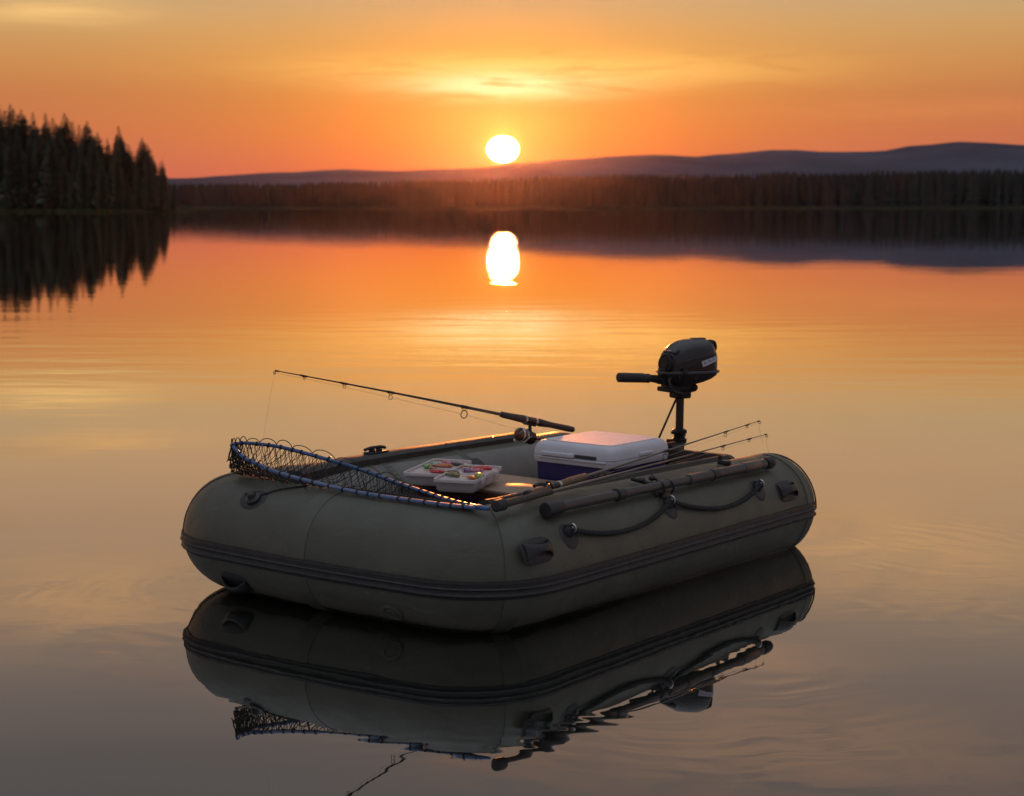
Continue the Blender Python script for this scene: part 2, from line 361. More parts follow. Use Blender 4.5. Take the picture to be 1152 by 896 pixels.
# ------------------------------------------------------------------ water
def water_material():
    m = bpy.data.materials.new('lake_water'); m.use_nodes = True
    t = NT(m.node_tree); t.n.clear()
    pos = t.node('ShaderNodeNewGeometry').outputs['Position']
    x, y, z = t.sep(pos)
    # long low swell, short ripples, both drawn out along x; patches of calmer and of ruffled water
    v1 = t.comb(t.math('MULTIPLY', x, 0.55), t.math('MULTIPLY', y, 1.7), 0.0)
    v2 = t.comb(t.math('MULTIPLY', x, 2.6), t.math('MULTIPLY', y, 7.5), 3.0)
    v3 = t.comb(t.math('MULTIPLY', x, 0.06), t.math('MULTIPLY', y, 0.22), 7.0)
    n1 = t.noise(v1, 1.0, 2, .45, .3); n2 = t.noise(v2, 1.0, 2, .5, .6)
    patch = t.smooth(t.noise(v3, 1.0, 2, .5, .5), .40, .66, .25, 1.0)
    # faint rings spreading from the hull
    dx = t.math('SUBTRACT', x, 0.35); dy = t.math('SUBTRACT', y, 6.1)
    dist = t.math('SQRT', t.math('ADD', t.math('MULTIPLY', dx, dx), t.math('MULTIPLY', dy, dy)))
    dist = t.math('ADD', dist, t.math('MULTIPLY', t.noise(t.comb(t.math('MULTIPLY', x, .9), t.math('MULTIPLY', y, .9), 1.), 1.0, 3), 1.1))
    ring = t.math('MULTIPLY', t.math('SINE', t.math('MULTIPLY', dist, 50.0)), t.math('MULTIPLY', t.smooth(dist, 1.7, 3.2, 1.0, 0.0), t.smooth(t.noise(t.comb(t.math('MULTIPLY', x, .7), t.math('MULTIPLY', y, 1.1), 5.), 1.0, 3), .45, .62)))
    lane = t.math('ADD', 1.0, t.math('MULTIPLY', t.math('MULTIPLY', t.smooth(y, 10.5, 15.0), t.smooth(y, 19.0, 25.0, 1.0, 0.0)), 2.6))
    lane1 = t.math('ADD', lane, t.math('MULTIPLY', t.smooth(y, 48.0, 75.0), 1.3))
    h = t.math('ADD', t.math('MULTIPLY', t.math('MULTIPLY', n1, WAVE1), lane1), t.math('MULTIPLY', t.math('MULTIPLY', n2, WAVE2), t.math('MULTIPLY', patch, lane)))
    n4 = t.noise(t.comb(t.math('MULTIPLY', x, 5.0), t.math('MULTIPLY', y, 13.0), 9.0), 1.0, 3, .55, 1.2)
    h = t.math('ADD', h, t.math('MULTIPLY', t.math('MULTIPLY', n4, 0.00018), t.smooth(t.noise(v3, 2.6, 3), .48, .66)))
    h = t.math('ADD', h, t.math('MULTIPLY', ring, WAVE3))
    b = t.node('ShaderNodeBump'); b.inputs['Strength'].default_value = 1.0; b.inputs['Distance'].default_value = 1.0
    t.set(b.inputs['Height'], h)
    g = t.node('ShaderNodeBsdfGlossy'); g.distribution = 'BECKMANN'; t.set(g.inputs['Roughness'], t.smooth(y, 380, 480, 0.012, 0.055)); g.inputs['Color'].default_value = (1, .985, .96, 1)
    df = t.node('ShaderNodeBsdfDiffuse'); df.inputs['Color'].default_value = (.010, .012, .010, 1)
    t.l.new(b.outputs[0], g.inputs['Normal'])
    lw = t.node('ShaderNodeLayerWeight'); lw.inputs[0].default_value = .5
    fac = t.ramp(lw.outputs['Facing'], [(0, .05), (.45, .26), (.70, .48), (.80, .60), (.86, .74), (.90, .86), (1.0, .95)])
    mx = t.node('ShaderNodeMixShader'); t.set(mx.inputs[0], fac)
    t.l.new(df.outputs[0], mx.inputs[1]); t.l.new(g.outputs[0], mx.inputs[2])
    o = t.node('ShaderNodeOutputMaterial'); t.l.new(mx.outputs[0], o.inputs['Surface'])
    return m
WAVE1, WAVE2, WAVE3 = 0.0010, 0.00030, 0.00012
WATER = water_material()
mb = MB(); mb.add([(-2200, -200, 0), (2200, -200, 0), (2200, 2200, 0), (-2200, 2200, 0)], [(0, 1, 2, 3)], smooth=False)
tag(mb.build('lake_water', WATER), kind='structure')

# ------------------------------------------------------------------ hills and far shore
def interp(tab, x):
    if x <= tab[0][0]: return tab[0][1]
    for (a, b), (c, d) in zip(tab, tab[1:]):
        if x <= c:
            f = (x - a) / (c - a); f = f * f * (3 - 2 * f); return b + (d - b) * f
    return tab[-1][1]
def hill_mesh(name, dist, depth, prof, seed, nz):
    xs = [-1920 + 19.2 * i for i in range(201)]; ys = [dist - depth + depth * 2 * j / 28 for j in range(29)]
    vs = []
    for yy in ys:
        for xx in xs:
            e = interp(prof, 576 + 2000 * xx / dist)
            top = (232 - e) / 2000 * dist
            f = max(0.0, 1 - ((yy - dist) / depth) ** 2)
            top *= 1 + nz * noise.noise(Vector((xx * .01, seed, 0))) + .4 * nz * noise.noise(Vector((xx * .05, seed, 4)))
            vs.append((xx, yy, -0.6 + (top + .6) * f ** 1.3 + 2.5 * f * noise.noise(Vector((xx * .013, yy * .013, seed)))))
    fs = [(j * 201 + i, j * 201 + i + 1, (j + 1) * 201 + i + 1, (j + 1) * 201 + i) for j in range(28) for i in range(200)]
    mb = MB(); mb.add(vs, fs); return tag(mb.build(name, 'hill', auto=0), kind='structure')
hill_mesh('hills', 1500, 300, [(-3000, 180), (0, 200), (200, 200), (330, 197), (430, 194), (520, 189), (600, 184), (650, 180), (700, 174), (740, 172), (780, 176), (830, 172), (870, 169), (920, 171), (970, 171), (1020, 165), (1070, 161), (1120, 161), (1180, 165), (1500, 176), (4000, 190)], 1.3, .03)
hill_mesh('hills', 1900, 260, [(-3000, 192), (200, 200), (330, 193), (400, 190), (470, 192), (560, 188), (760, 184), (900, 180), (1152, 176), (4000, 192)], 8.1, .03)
# far shore: a low bank, then a forest that reads as one dark wall of spires
mb = MB()
xs = [-900 + 20 * i for i in range(111)]
vs = []
for yy, zz in ((770, -.5), (776, .35), (800, 1.2), (980, 1.5), (1000, -.5)):
    for xx in xs: vs.append((xx, yy + 6 * noise.noise(Vector((xx * .02, 3, yy * .001))), zz))
fs = [(j * 111 + i, j * 111 + i + 1, (j + 1) * 111 + i + 1, (j + 1) * 111 + i) for j in range(4) for i in range(110)]
mb.add(vs, fs); tag(mb.build('far_shore', 'earth', auto=0), kind='structure')
def spire(mb, x, y, z, h, w, rnd):
    n = 7; tiers = 6
    for k in range(tiers):
        z0 = z + h * (.04 + .80 * k / tiers); z1 = z0 + h * (.32 if k < tiers - 1 else .17)
        rr = w * (1 - .86 * k / tiers)
        a0 = rnd.random() * 6
        base = [(x + rr * rnd.uniform(.7, 1.25) * math.cos(a0 + 6.283 * j / n), y + rr * math.sin(a0 + 6.283 * j / n), z0 - rnd.random() * h * .05) for j in range(n)]
        mb.add(base + [(x, y, min(z1, z + h))], [(j, (j + 1) % n, n) for j in range(n)], smooth=False)
rnd = random.Random(4)
mb = MB()
prof_f = [(-1500, 190), (150, 193), (205, 201), (300, 200), (400, 198), (480, 196), (560, 193), (640, 190), (700, 188), (800, 188), (900, 186), (1000, 184), (1060, 182), (1152, 181), (2200, 180)]
for row in range(6):
    xx = -420
    while xx < 640:
        yy = 800 + row * 14 + rnd.uniform(-5, 5)
        e = interp(prof_f, 576 + 2000 * xx / yy)
        h = (232 - e) / 2000 * yy * (.97 + .06 * noise.noise(Vector((xx * .035, 5, 0)))) * rnd.uniform(.91, 1.02)
        spire(mb, xx, yy, .8, h, rnd.uniform(2.0, 3.6), rnd)
        xx += rnd.uniform(1.4, 2.6)
far = tag(mb.build('far_treeline', 'far_spruce', auto=0), 'dark spruce forest along the far shore below the hills', 'forest', kind='stuff')

# ------------------------------------------------------------------ left shore and its spruces
SH_Y = 400.0
mb = MB()
xs = [-190 + 1.9 * i for i in range(62)]   # the point tapers out at about -74
prof = ((-7, -.5), (-3, .02), (0, .35), (8, .8), (30, 1.2), (60, 1.3), (75, -.5))
vs = []
for dy, zz in prof:
    for xx in xs:
        t = max(0.0, min(1.0, (-73.0 - xx) / 13)); tt = t * t * (3 - 2 * t)
        yy = SH_Y + 8 + dy * (.15 + .85 * tt) - 6 * tt + 1.5 * noise.noise(Vector((xx * .12, 2, dy * .01)))
        vs.append((xx, yy, -.5 + (zz + .5) * min(1, tt * 1.6 + .16)))
n = len(xs)
fs = [(j * n + i, j * n + i + 1, (j + 1) * n + i + 1, (j + 1) * n + i) for j in range(len(prof) - 1) for i in range(n - 1)]
mb.add(vs, fs); tag(mb.build('shore', 'earth', auto=0), kind='structure')
rnd = random.Random(9)
mb = MB()
for k in range(5200):
    xx = rnd.uniform(-150, -75); t = min(1.0, max(0.0, (-74 - xx) / 14))
    yy = SH_Y + 8 - 6 * t - 3 * t + rnd.uniform(-1, 6)
    h = rnd.uniform(.35, 1.15) * (.35 + .65 * t); a = rnd.random() * 6.28; w = .09
    lean = rnd.uniform(-.25, .25)
    mb.add([(xx - w * math.cos(a), yy - w * math.sin(a), -.1), (xx + w * math.cos(a), yy + w * math.sin(a), -.1), (xx + lean, yy, h)], [(0, 1, 2)], smooth=False)
tag(mb.build('shore_grass', 'reed', auto=0), 'pale strip of reeds and grass at the foot of the wood', 'grass', kind='stuff')

def spruce_meshes(seed, H, W):
    r = random.Random(seed)
    tk = MB(); tk.tube([(0, 0, -.4), (0, 0, H * .3), (.05, 0, H * .7), (0, 0, H * .985)], [W * .085, W * .065, W * .035, .02], 7)
    cr = MB()
    z = H * .05
    while z < H * .985:
        f = z / H
        L = W * (1 - f) ** .66 * (.55 + .45 * min(1, f * 6)) * r.uniform(.78, 1.12) + .10
        nb = 9 if f < .75 else 7
        a0 = r.random() * 6.28
        for j in range(nb):
            a = a0 + 6.283 * j / nb + r.uniform(-.25, .25); l = L * r.uniform(.62, 1.18)
            droop = r.uniform(.22, .50) * (1 - .75 * f)
            ca, sa = math.cos(a), math.sin(a)
            for k in range(3):           # overlapping sprays from the trunk to the tip
                s0, s1 = (k * .30) * l, (k * .30 + .46) * l
                w = l * (.24 - .05 * k) + .06
                zz0 = z - droop * s0; zz1 = z - droop * s1 + .10 * l * (k == 2)
                tw = r.uniform(-.12, .12) * l
                cr.add([(ca * s0 - sa * w * .5, sa * s0 + ca * w * .5, zz0), (ca * s0 + sa * w * .5, sa * s0 - ca * w * .5, zz0),
                        (ca * s1 + sa * w * .75, sa * s1 - ca * w * .75, zz1 - .16 * l + tw), (ca * s1, sa * s1, zz1 + .05 * l), (ca * s1 - sa * w * .75, sa * s1 + ca * w * .75, zz1 - .16 * l - tw)],
                       [(0, 1, 2, 3), (0, 3, 4)], smooth=False)
                cr.add([(ca * s0, sa * s0, zz0 + .02), (ca * s1, sa * s1, zz1), (ca * (s0 + s1) / 2 + tw, sa * (s0 + s1) / 2, (zz0 + zz1) / 2 - l * r.uniform(.16, .34))], [(0, 1, 2)], smooth=False)
        z += H * .016 + .08 * (1 - f)
    top = H
    for j in range(5):
        a = 6.283 * j / 5
        cr.add([(.14 * math.cos(a), .14 * math.sin(a), H * .955), (.14 * math.cos(a + 2), .14 * math.sin(a + 2), H * .955), (0, 0, top)], [(0, 1, 2)], smooth=False)
    a = tk.build('trunk', 'bark', auto=0); b = cr.build('crown', 'spruce', auto=0)
    return a, b
VAR = []
for k, (hh, ww) in enumerate(((20, 3.3), (20, 2.7), (20, 3.9), (20, 3.0))):
    VAR.append(spruce_meshes(50 + k, hh, ww))
used = set()
def place_spruce(px, ytop, y, label, group, k, wide=1.0):
    x = (px - 576) / 2000 * y
    h = (232 - ytop) / 2000 * y + CAM_H - .5
    o = bpy.data.objects.new('spruce_tree', None); COL.objects.link(o)
    o.location = (x, y, .5); o.rotation_euler = (0, 0, rnd.random() * 6.28); s = h / 20.0
    o.scale = (s * wide, s * wide, s)
    tag(o, label, 'tree', group)
    for src in VAR[k]:
        if k not in used: c = src
        else: c = src.copy(); COL.objects.link(c)
        c.parent = o
    used.add(k)
G = 'spruces of the dense wood on the left shore'
sky = [(5, 118, 'tall spruce cut by the left edge of the photo, on the skyline of the wood'),
       (18, 118, 'tallest spruce spire beside the one at the left edge'),
       (30, 124, 'slightly shorter spruce tucked between two of the tallest spires'),
       (43, 127, 'narrow spruce spire fourth from the left edge of the wood'),
       (57, 128, 'narrow spruce spire just left of the broadest crown'),
       (78, 128, 'broadest spruce crown on the skyline of the wood'),
       (103, 137, 'spruce with a notched top just right of the broadest crown'),
       (125, 156, 'short spruce in the dip between two taller spires'),
       (138, 142, 'slim tall spruce standing proud right of the dip in the skyline'),
       (149, 163, 'low spruce squeezed between the two slim spires near the point'),
       (164, 155, 'slim spruce spire second tall one back from the tip of the point'),
       (186, 180, 'small pointed spruce near the tip of the wooded point'),
       (197, 206, 'lowest round spruce at the very tip of the wooded point')]
for i, (px, yt, lb) in enumerate(sky):
    place_spruce(px, yt, SH_Y + (8 if i < 10 else 6) + (i % 3) * 3, lb, G, (i * 3 + (2 if i == 5 else 0)) % 4, 1.25 if i == 5 else 0.9)
env = [(-80, 112)] + [(a, b) for a, b, _ in sky]
for row, (yy, lowr) in enumerate(((SH_Y + 3, (.50, .78)), (SH_Y + 7, (.66, .92)), (SH_Y + 14, (.80, .97)), (SH_Y + 22, (.84, .98)))):
    px = -58 + row * 4
    while px < 192:
        e = interp(env, px)
        hpx = (237 - e) * rnd.uniform(*lowr)
        place_spruce(px, 237 - hpx, yy + rnd.uniform(-1.2, 1.2), 'dark spruce filling the dense wood below the skyline spires', G, rnd.randrange(4), rnd.uniform(.9, 1.25))
        px += rnd.uniform(8, 14)

# ------------------------------------------------------------------ haze
def haze():
    mb = MB(); mb.box((0, 1000, 56), (4600, 2600, 114))
    o = mb.build('haze', [], auto=0)
    m = bpy.data.materials.new('haze_air'); m.use_nodes = True; t = NT(m.node_tree); t.n.clear()
    v = t.node('ShaderNodeVolumePrincipled'); v.inputs['Color'].default_value = (.52, .42, .56, 1)
    v.inputs['Density'].default_value = HAZE_D; v.inputs['Anisotropy'].default_value = .945
    out = t.node('ShaderNodeOutputMaterial'); t.l.new(v.outputs[0], out.inputs['Volume'])
    o.data.materials.append(m); tag(o, 'thin evening haze over the lake', 'haze', kind='stuff')
HAZE_D = 0.0000095
haze()

# ------------------------------------------------------------------ the boat's own frame: +X to the stern, +Y to the far side
def boat_frame(trim): return Matrix.Translation((-0.043, 5.274, -0.007)) @ Euler((0, 0, R(53))).to_matrix().to_4x4() @ Matrix.Rotation(R(trim), 4, 'Y') @ Matrix.Rotation(R(0.5), 4, 'X')
BOAT = boat_frame(1.0); LOAD = boat_frame(0.45)      # the hull sits a little down by the stern; the load on it lies nearly level
NY, FY, BX, TR, ZC, XS, CR = 0.14, 1.14, 0.085, 0.20, 0.197, 1.90, 0.115   # tube lines, radius, height, stern, corner bend
def trad(x): return TR
def fy(x): return FY + .150 * max(0.0, 1 - x / 1.1) ** 1.5              # the far side swells out towards the bow
def plan(n_arc=9, n_str=26):
    """centre line of the hull tube as (point, outward direction, bend centre or None)"""
    out = []
    for i in range(n_str): out.append((Vector((XS + (BX + CR - XS) * i / n_str, NY)), Vector((0, -1)), None))
    c = Vector((BX + CR, NY + CR))
    for i in range(n_arc + 1):
        a = R(270 - 90 * i / n_arc); d = Vector((math.cos(a), math.sin(a))); out.append((c + d * CR, d, c))
    for i in range(1, 18):
        f = i / 18; bow = -0.018 * math.sin(math.pi * f)
        out.append((Vector((BX + bow, NY + CR + (fy(BX + CR) - NY - 2 * CR) * f)), Vector((-1, 0)), None))
    c = Vector((BX + CR, fy(BX + CR) - CR))
    for i in range(n_arc + 1):
        a = R(180 - 90 * i / n_arc); d = Vector((math.cos(a), math.sin(a))); out.append((c + d * CR, d, c))
    for i in range(1, n_str + 1): xx = BX + CR + (XS - BX - CR) * i / n_str; out.append((Vector((xx, fy(xx))), Vector((0, 1)), None))
    return out
PLAN = plan()
CAPL = 0.115
def hull_ring(P, N, c, r, n=40):
    ring = []
    for j in range(n):
        a = 2 * math.pi * j / n; o = r * math.cos(a)
        if c is not None and o < 0: o = max(o, -(CR * .98))
        ring.append((P.x + N.x * o, P.y + N.y * o, ZC + r * math.sin(a)))
    return ring
boat = thing('inflatable_boat', 'olive green inflatable fishing boat afloat on the calm lake', 'boat', BOAT)
mb = MB(); rings = []
def cap_rings(P, N, rev):
    o = []
    for i in range(1, 11):
        t = math.sin(math.pi / 2 * i / 10); rr = trad(XS) * (1 - t ** 2.6) ** (1 / 2.4)
        o.append(hull_ring(Vector((P.x + CAPL * t, P.y)), N, None, max(rr, .004)))
    return list(reversed(o)) if rev else o
rings = cap_rings(PLAN[0][0], PLAN[0][1], True) + [hull_ring(*q, trad(q[0].x)) for q in PLAN] + cap_rings(PLAN[-1][0], PLAN[-1][1], False)
# slight creases and fullness of real inflated fabric
for i, rg in enumerate(rings):
    rings[i] = [(p[0], p[1], p[2]) if False else tuple(Vector(p) + Vector((0, 0, 0)) + (Vector(p) - Vector((p[0], p[1], ZC))).normalized() * .0025 * noise.noise(Vector(p) * 7)) for p in rg]
mb.rings(rings)
hull = mb.build('hull_tube', 'pvc', boat, auto=60)

# glued seam bands round the tube
def band_on(surf, u0, u1, off, a0, a1, n=30):
    mb = MB(); rs = []
    for u in (u0, u0 + .0015, u1 - .0015, u1):
        o = off if u0 < u < u1 else .0005
        rs.append([surf(u, a0 + (a1 - a0) * j / n, o)[0] for j in range(n + 1)])
    mb.rings(rs, closed=False); return mb.build('seam_band', 'pvc_seam', boat)
def on_near(x, a, off=0.0):
    a = R(a); n = Vector((0, -math.cos(a), math.sin(a)))
    return Vector((x, NY, ZC)) + n * (trad(x) + off), n, Vector((1, 0, 0))
def on_far(x, a, off=0.0):
    a = R(a); n = Vector((0, -math.cos(a), math.sin(a)))
    return Vector((x, fy(x), ZC)) + n * (trad(x) + off), n, Vector((1, 0, 0))
def bowx(y): return BX - 0.018 * math.sin(math.pi * max(0, min(1, (y - NY - CR) / (fy(.2) - NY - 2 * CR))))
def on_bow(y, a, off=0.0):
    a = R(a); n = Vector((-math.cos(a), 0, math.sin(a)))
    return Vector((bowx(y), y, ZC)) + n * (TR + off), n, Vector((0, -1, 0))
def on_bend(phi, a, off=0.0, far=False):
    d = Vector((math.cos(R(phi)), math.sin(R(phi)), 0)); c = Vector((BX + CR, (fy(BX + CR) - CR) if far else NY + CR, ZC)) + d * CR; a = R(a)
    n = d * math.cos(a) + Vector((0, 0, math.sin(a)))
    return c + n * (TR + off), n, Vector((0, 0, 1)).cross(d)
def bend_band(p0, p1, off, far, a0=-90, a1=92, n=30):
    mb = MB(); rs = []
    for u in (p0, p0 + .4, p1 - .4, p1):
        rs.append([on_bend(u, a0 + (a1 - a0) * j / n, off if p0 < u < p1 else .0005, far)[0] for j in range(n + 1)])
    mb.rings(rs, closed=False); return mb.build('seam_band', 'pvc_seam', boat)
bend_band(236, 251, .0030, False); bend_band(128, 138, .0030, True)
band_on(on_near, 1.872, 1.896, .0030, -90, 92)
band_on(on_bow, .68, .745, .0026, -90, 100)
band_on(on_far, 1.12, 1.165, .0026, -60, 130); band_on(on_far, .70, .74, .0022, -60, 130)

# ribbed rubbing strake following the outline
def CAPX(a):
    c = math.cos(a); return math.copysign(abs(c), c) * CAPL / trad(XS) * (1 + .10 * math.sin(2 * abs(a)) ** 2)
def strake():
    dz = [-.034, -.034, -.026, -.024, -.019, -.014, -.009, -.007, .000, .002, .006, .010, .013, .015, .022, .024, .034, .034]
    of = [-.001, .005, .006, .012, .0145, .012, .006, .0055, .0055, .011, .0135, .011, .0055, .005, .005, .009, .008, -.001]
    dz = [d * .86 for d in dz]; zc = 0.168; st = []
    for i in range(15):                                   # stern end, wrapping round the dome
        a = R(20 - 110 * i / 15); st.append((Vector((XS, NY)), Vector((CAPX(a), math.sin(a)))))
    st += [(p, n) for p, n, c in PLAN]
    for i in range(1, 16):
        a = R(90 - 110 * i / 15); st.append((Vector((XS, fy(XS))), Vector((CAPX(a), math.sin(a)))))
    rings = []
    for P, N in st:
        rr = trad(P.x); zz = zc + .026 * max(0, min(1, (P.x - .3) / 1.5)); k = rr - .004 * 0
        rings.append([(P.x + N.x * (math.sqrt(k ** 2 - (zz + d - ZC) ** 2) + o), P.y + N.y * (math.sqrt(k ** 2 - (zz + d - ZC) ** 2) + o), zz + d) for d, o in zip(dz, of)])
    mb = MB(); mb.rings(rings, closed=False); mb.build('rub_strake', 'rubber', boat, auto=50)
strake()
# thin piping where the stern dome is glued on
mb = MB()
mb.tube([(XS + .050, NY - trad(XS) * .972 * math.cos(R(a)), ZC + trad(XS) * .972 * math.sin(R(a))) for a in range(0, 125, 5)], .0034, 6)
mb.build('piping', 'rubber', boat)
# floor, transom, bench
mb = MB(); mb.prism([(.20, .26), (XS + .02, .26), (XS + .02, 1.02), (.20, 1.02)], .03, M=Matrix.Translation((0, 0, .045)))
mb.build('floor', 'floor', boat)
mb = MB(); mb.prism(rrect(.80, .30, .05), .032, M=frame((XS - .07, .64, .235), (1, 0, 0), (0, 1, 0)), bev=.004)
transom = mb.build("transom", "plywood", boat)
mb = MB(); mb.box((XS - .03, .60, .375), (.055, .16, .05), bev=.006); mb.build('mounting_pad', 'dark_plastic', transom)
mb = MB(); mb.box((.955, .655, .3190), (.355, .70, .014), bev=.004)
bench = mb.build('bench_seat', 'bench_wood', boat)
mb = MB(); mb.box((.788, .655, .2965), (.022, .66, .030), bev=.003); mb.box((1.118, .655, .2965), (.022, .66, .030), bev=.003)
mb.build('bench_beam', 'bench_edge', bench)
# grey inner lining along the inside of the far tube
def lining(yc, sgn, x0, x1, a0, a1):
    mb = MB(); rs = []
    for i in range(15):
        x = x0 + (x1 - x0) * i / 14
        rs.append([on_far(x, a0 + (a1 - a0) * j / 16, .002)[0] for j in range(17)])
    mb.rings(rs, closed=False); return mb.build('inner_lining', 'pvc_grey', boat)
lining(FY, -1, .30, 1.80, 12, 66)
# gunwale rails: flat dark strips glued along the tops of both side tubes
def rail(yc, x0, x1, far):
    mb = MB(); rs = []
    for i in range(31):
        x = x0 + (x1 - x0) * i / 30; w = .004 * noise.noise(Vector((x * 6, yc, 0)))
        top = .021 + w; hw = .043
        prof = [(-hw, -.012), (-hw, top * .55), (-hw + .010, top * .9), (-hw + .020, top), (hw - .02, top), (hw - .010, top * .9), (hw, top * .55), (hw, -.012)]
        if not far:
            t0 = R(28); rs.append([(x, NY + math.sin(t0) * (TR + p[1]) + math.cos(t0) * p[0], ZC + math.cos(t0) * (TR + p[1]) - math.sin(t0) * p[0]) for p in prof]); continue
        rs.append([(x, (FY if far else NY) + yc + p[0], ZC + (math.sqrt(TR ** 2 - (fy(x) - FY) ** 2) if far else TR) + p[1]) for p in prof])
    mb.rings(rs); return mb.build('gunwale_rail', 'dark_strip', boat, auto=50)
rail_n = rail(.055, .20, 1.70, False); rail_f = rail(.0, .30, 1.68, True)
for x in (.52, .80, 1.12, 1.42):
    mb = MB(); mb.lathe([(.006, 0), (.006, .003), (.003, .005)], 10, M=Matrix.Translation((x, fy(x) - .02, ZC + trad(x) + .0195))); mb.build('rivet', 'reel_bronze', rail_f)
for x in (.60, 1.05, 1.52):
    mb = MB(); mb.lathe([(.006, 0), (.006, .003), (.003, .005)], 10, M=frame(on_near(x, 118, .0195)[0], on_near(x, 118)[1], (1, 0, 0))); mb.build('rivet', 'reel_bronze', rail_n)
def cleat(x, y, parent, F=Matrix()):
    mb = MB(); z = ZC + trad(x) + .017
    mb.box((x, y, z + .004), (.10, .035, .008), bev=.003); mb.box((x - .02, y, z + .012), (.018, .02, .014), bev=.003); mb.box((x + .02, y, z + .012), (.018, .02, .014), bev=.003)
    mb.tube([(x - .06, y, z + .018), (x - .03, y, z + .023), (x + .03, y, z + .023), (x + .055, y, z + .017)], .006, 8)
    mb.v = [tuple(F @ Vector(q)) for q in mb.v]; mb.build('cleat', 'dark_plastic', parent)
cleat(.74, FY + .01, rail_f); cleat(.92, NY, rail_n, Matrix.Translation((0, NY, ZC)) @ Matrix.Rotation(R(-28), 4, 'X') @ Matrix.Translation((0, -NY, -ZC)))

def handle(anchor, name='grab_handle', L=.150, W=.082, rot=0.0):
    p, n, t = anchor
    F = frame(p, n, t) @ Matrix.Rotation(rot, 4, 'Z')
    def curved(pts, h0, h1):     # a patch moulded to the round of the tube
        out = []
        for q in pts:
            yy = q[1]; drop = TR - math.sqrt(max(0, TR ** 2 - yy ** 2))
            out.append(((q[0], yy, h0 - drop), (q[0], yy, h1 - drop)))
        return out
    h = bpy.data.objects.new(name, None); COL.objects.link(h); h.parent = boat
    # patch
    mb = MB(); nx, nyy = 14, 8; top = []
    def sh(u, v):                # rounded rectangle map
        e = 4.0; s = (abs(u) ** e + abs(v) ** e) ** (1 / e) or 1; m = max(abs(u), abs(v)); k = m / s if s else 1
        return u * k, v * k
    for j in range(nyy + 1):
        row = []
        for i in range(nx + 1):
            u, v = sh(-1 + 2 * i / nx, -1 + 2 * j / nyy); xx, yy = u * L / 2, v * W / 2
            edge = max(abs(-1 + 2 * i / nx), abs(-1 + 2 * j / nyy)) > .999
            row.append((xx, yy, -(TR - math.sqrt(TR ** 2 - yy ** 2)) + (.0004 if edge else .0055)))
        top.append(row)
    mb.rings(top, closed=False, M=F); mb.build('handle_patch', 'rubber', h)
    # grip: waisted bar arching from end to end
    mb = MB(); rs = []
    for i in range(25):
        s = -1 + 2 * i / 24; xx = s * L * .43
        lift = .003 + .028 * (1 - abs(s) ** 2.6); wd = .0125 + .017 * abs(s) ** 2.2; th = .0065 + .003 * abs(s) ** 2
        rs.append([(xx, wd * math.cos(a), lift + th * math.sin(a)) for a in (2 * math.pi * j / 12 for j in range(12))])
    mb.rings(rs, M=F); mb.build('grip', 'dark_plastic', h)
    return h
handle(on_near(.135, 25)); handle(on_near(1.735, 27), L=.14)
handle(on_bow(1.045, -42), L=.13, W=.09)

# lifeline along the near side: three anchors and two sagging lengths of rope
ANCH = [(.323, 35.5), (.932, 41.5), (1.541, 38.5)]
for k, (x, a) in enumerate(ANCH):
    p, n, t = on_near(x, a); F = frame(p, n, t)
    e = bpy.data.objects.new('rope_anchor', None); COL.objects.link(e); e.parent = boat
    mb = MB(); rows = []
    for j in range(9):
        row = []
        for i in range(13):
            ang = 2 * math.pi * i / 12; rr = j / 8
            px_, py_ = rr * .045 * math.cos(ang), rr * (.055 if math.sin(ang) < 0 else .032) * math.sin(ang) - .004
            row.append((px_, py_, -(TR - math.sqrt(TR ** 2 - py_ ** 2)) + (.0004 if j == 8 else .0035)))
        rows.append(row)
    mb.rings(rows, closed=False, M=F); mb.build('anchor_patch', 'rubber', e)
    mb = MB(); mb.lathe([(.022, .002), (.021, .010), (.014, .018), (.011, .026), (.0, .028)], 18, M=F); mb.build('boss', 'dark_plastic', e)
    mb = MB(); mb.torus((0, 0, .022), .013, .0042, 'x', M=F); mb.lathe([(.007, .024), (.0065, .030), (.002, .032)], 12, M=F); mb.build('metal_ring', 'steel', e)
def rope(a, b, sag):
    pts = []
    n = 60
    for i in range(n + 1):
        f = i / n; x = a[0] + (b[0] - a[0]) * f; ang = a[1] + (b[1] - a[1]) * f - sag * 4 * f * (1 - f) * (1 + .25 * (f - .5))
        p, nn, t = on_near(x, ang, .009 + .012 * abs(2 * f - 1) ** 6); pts.append(p)
    mb = MB(); mb.tube(pts, .0072, 10)
    rp = mb.build('lifeline_rope', 'rope', boat)
    for ph in (0, 2.09, 4.19):                      # the lay of the strands
        q = []
        for i in range(240):
            f = i / 239 * n; k = min(int(f), n - 1); p = pts[k].lerp(pts[k + 1], f - k); t = (pts[k + 1] - pts[k]).normalized()
            u = t.cross(Vector((0, 0, 1))).normalized(); w = u.cross(t); an = i * .62 + ph
            q.append(p + (u * math.cos(an) + w * math.sin(an)) * .0058)
        mb = MB(); mb.tube(q, .0032, 5); mb.build('strand', 'rope', rp)
rope(ANCH[0], ANCH[1], 14.5); rope(ANCH[1], ANCH[2], 15.5)
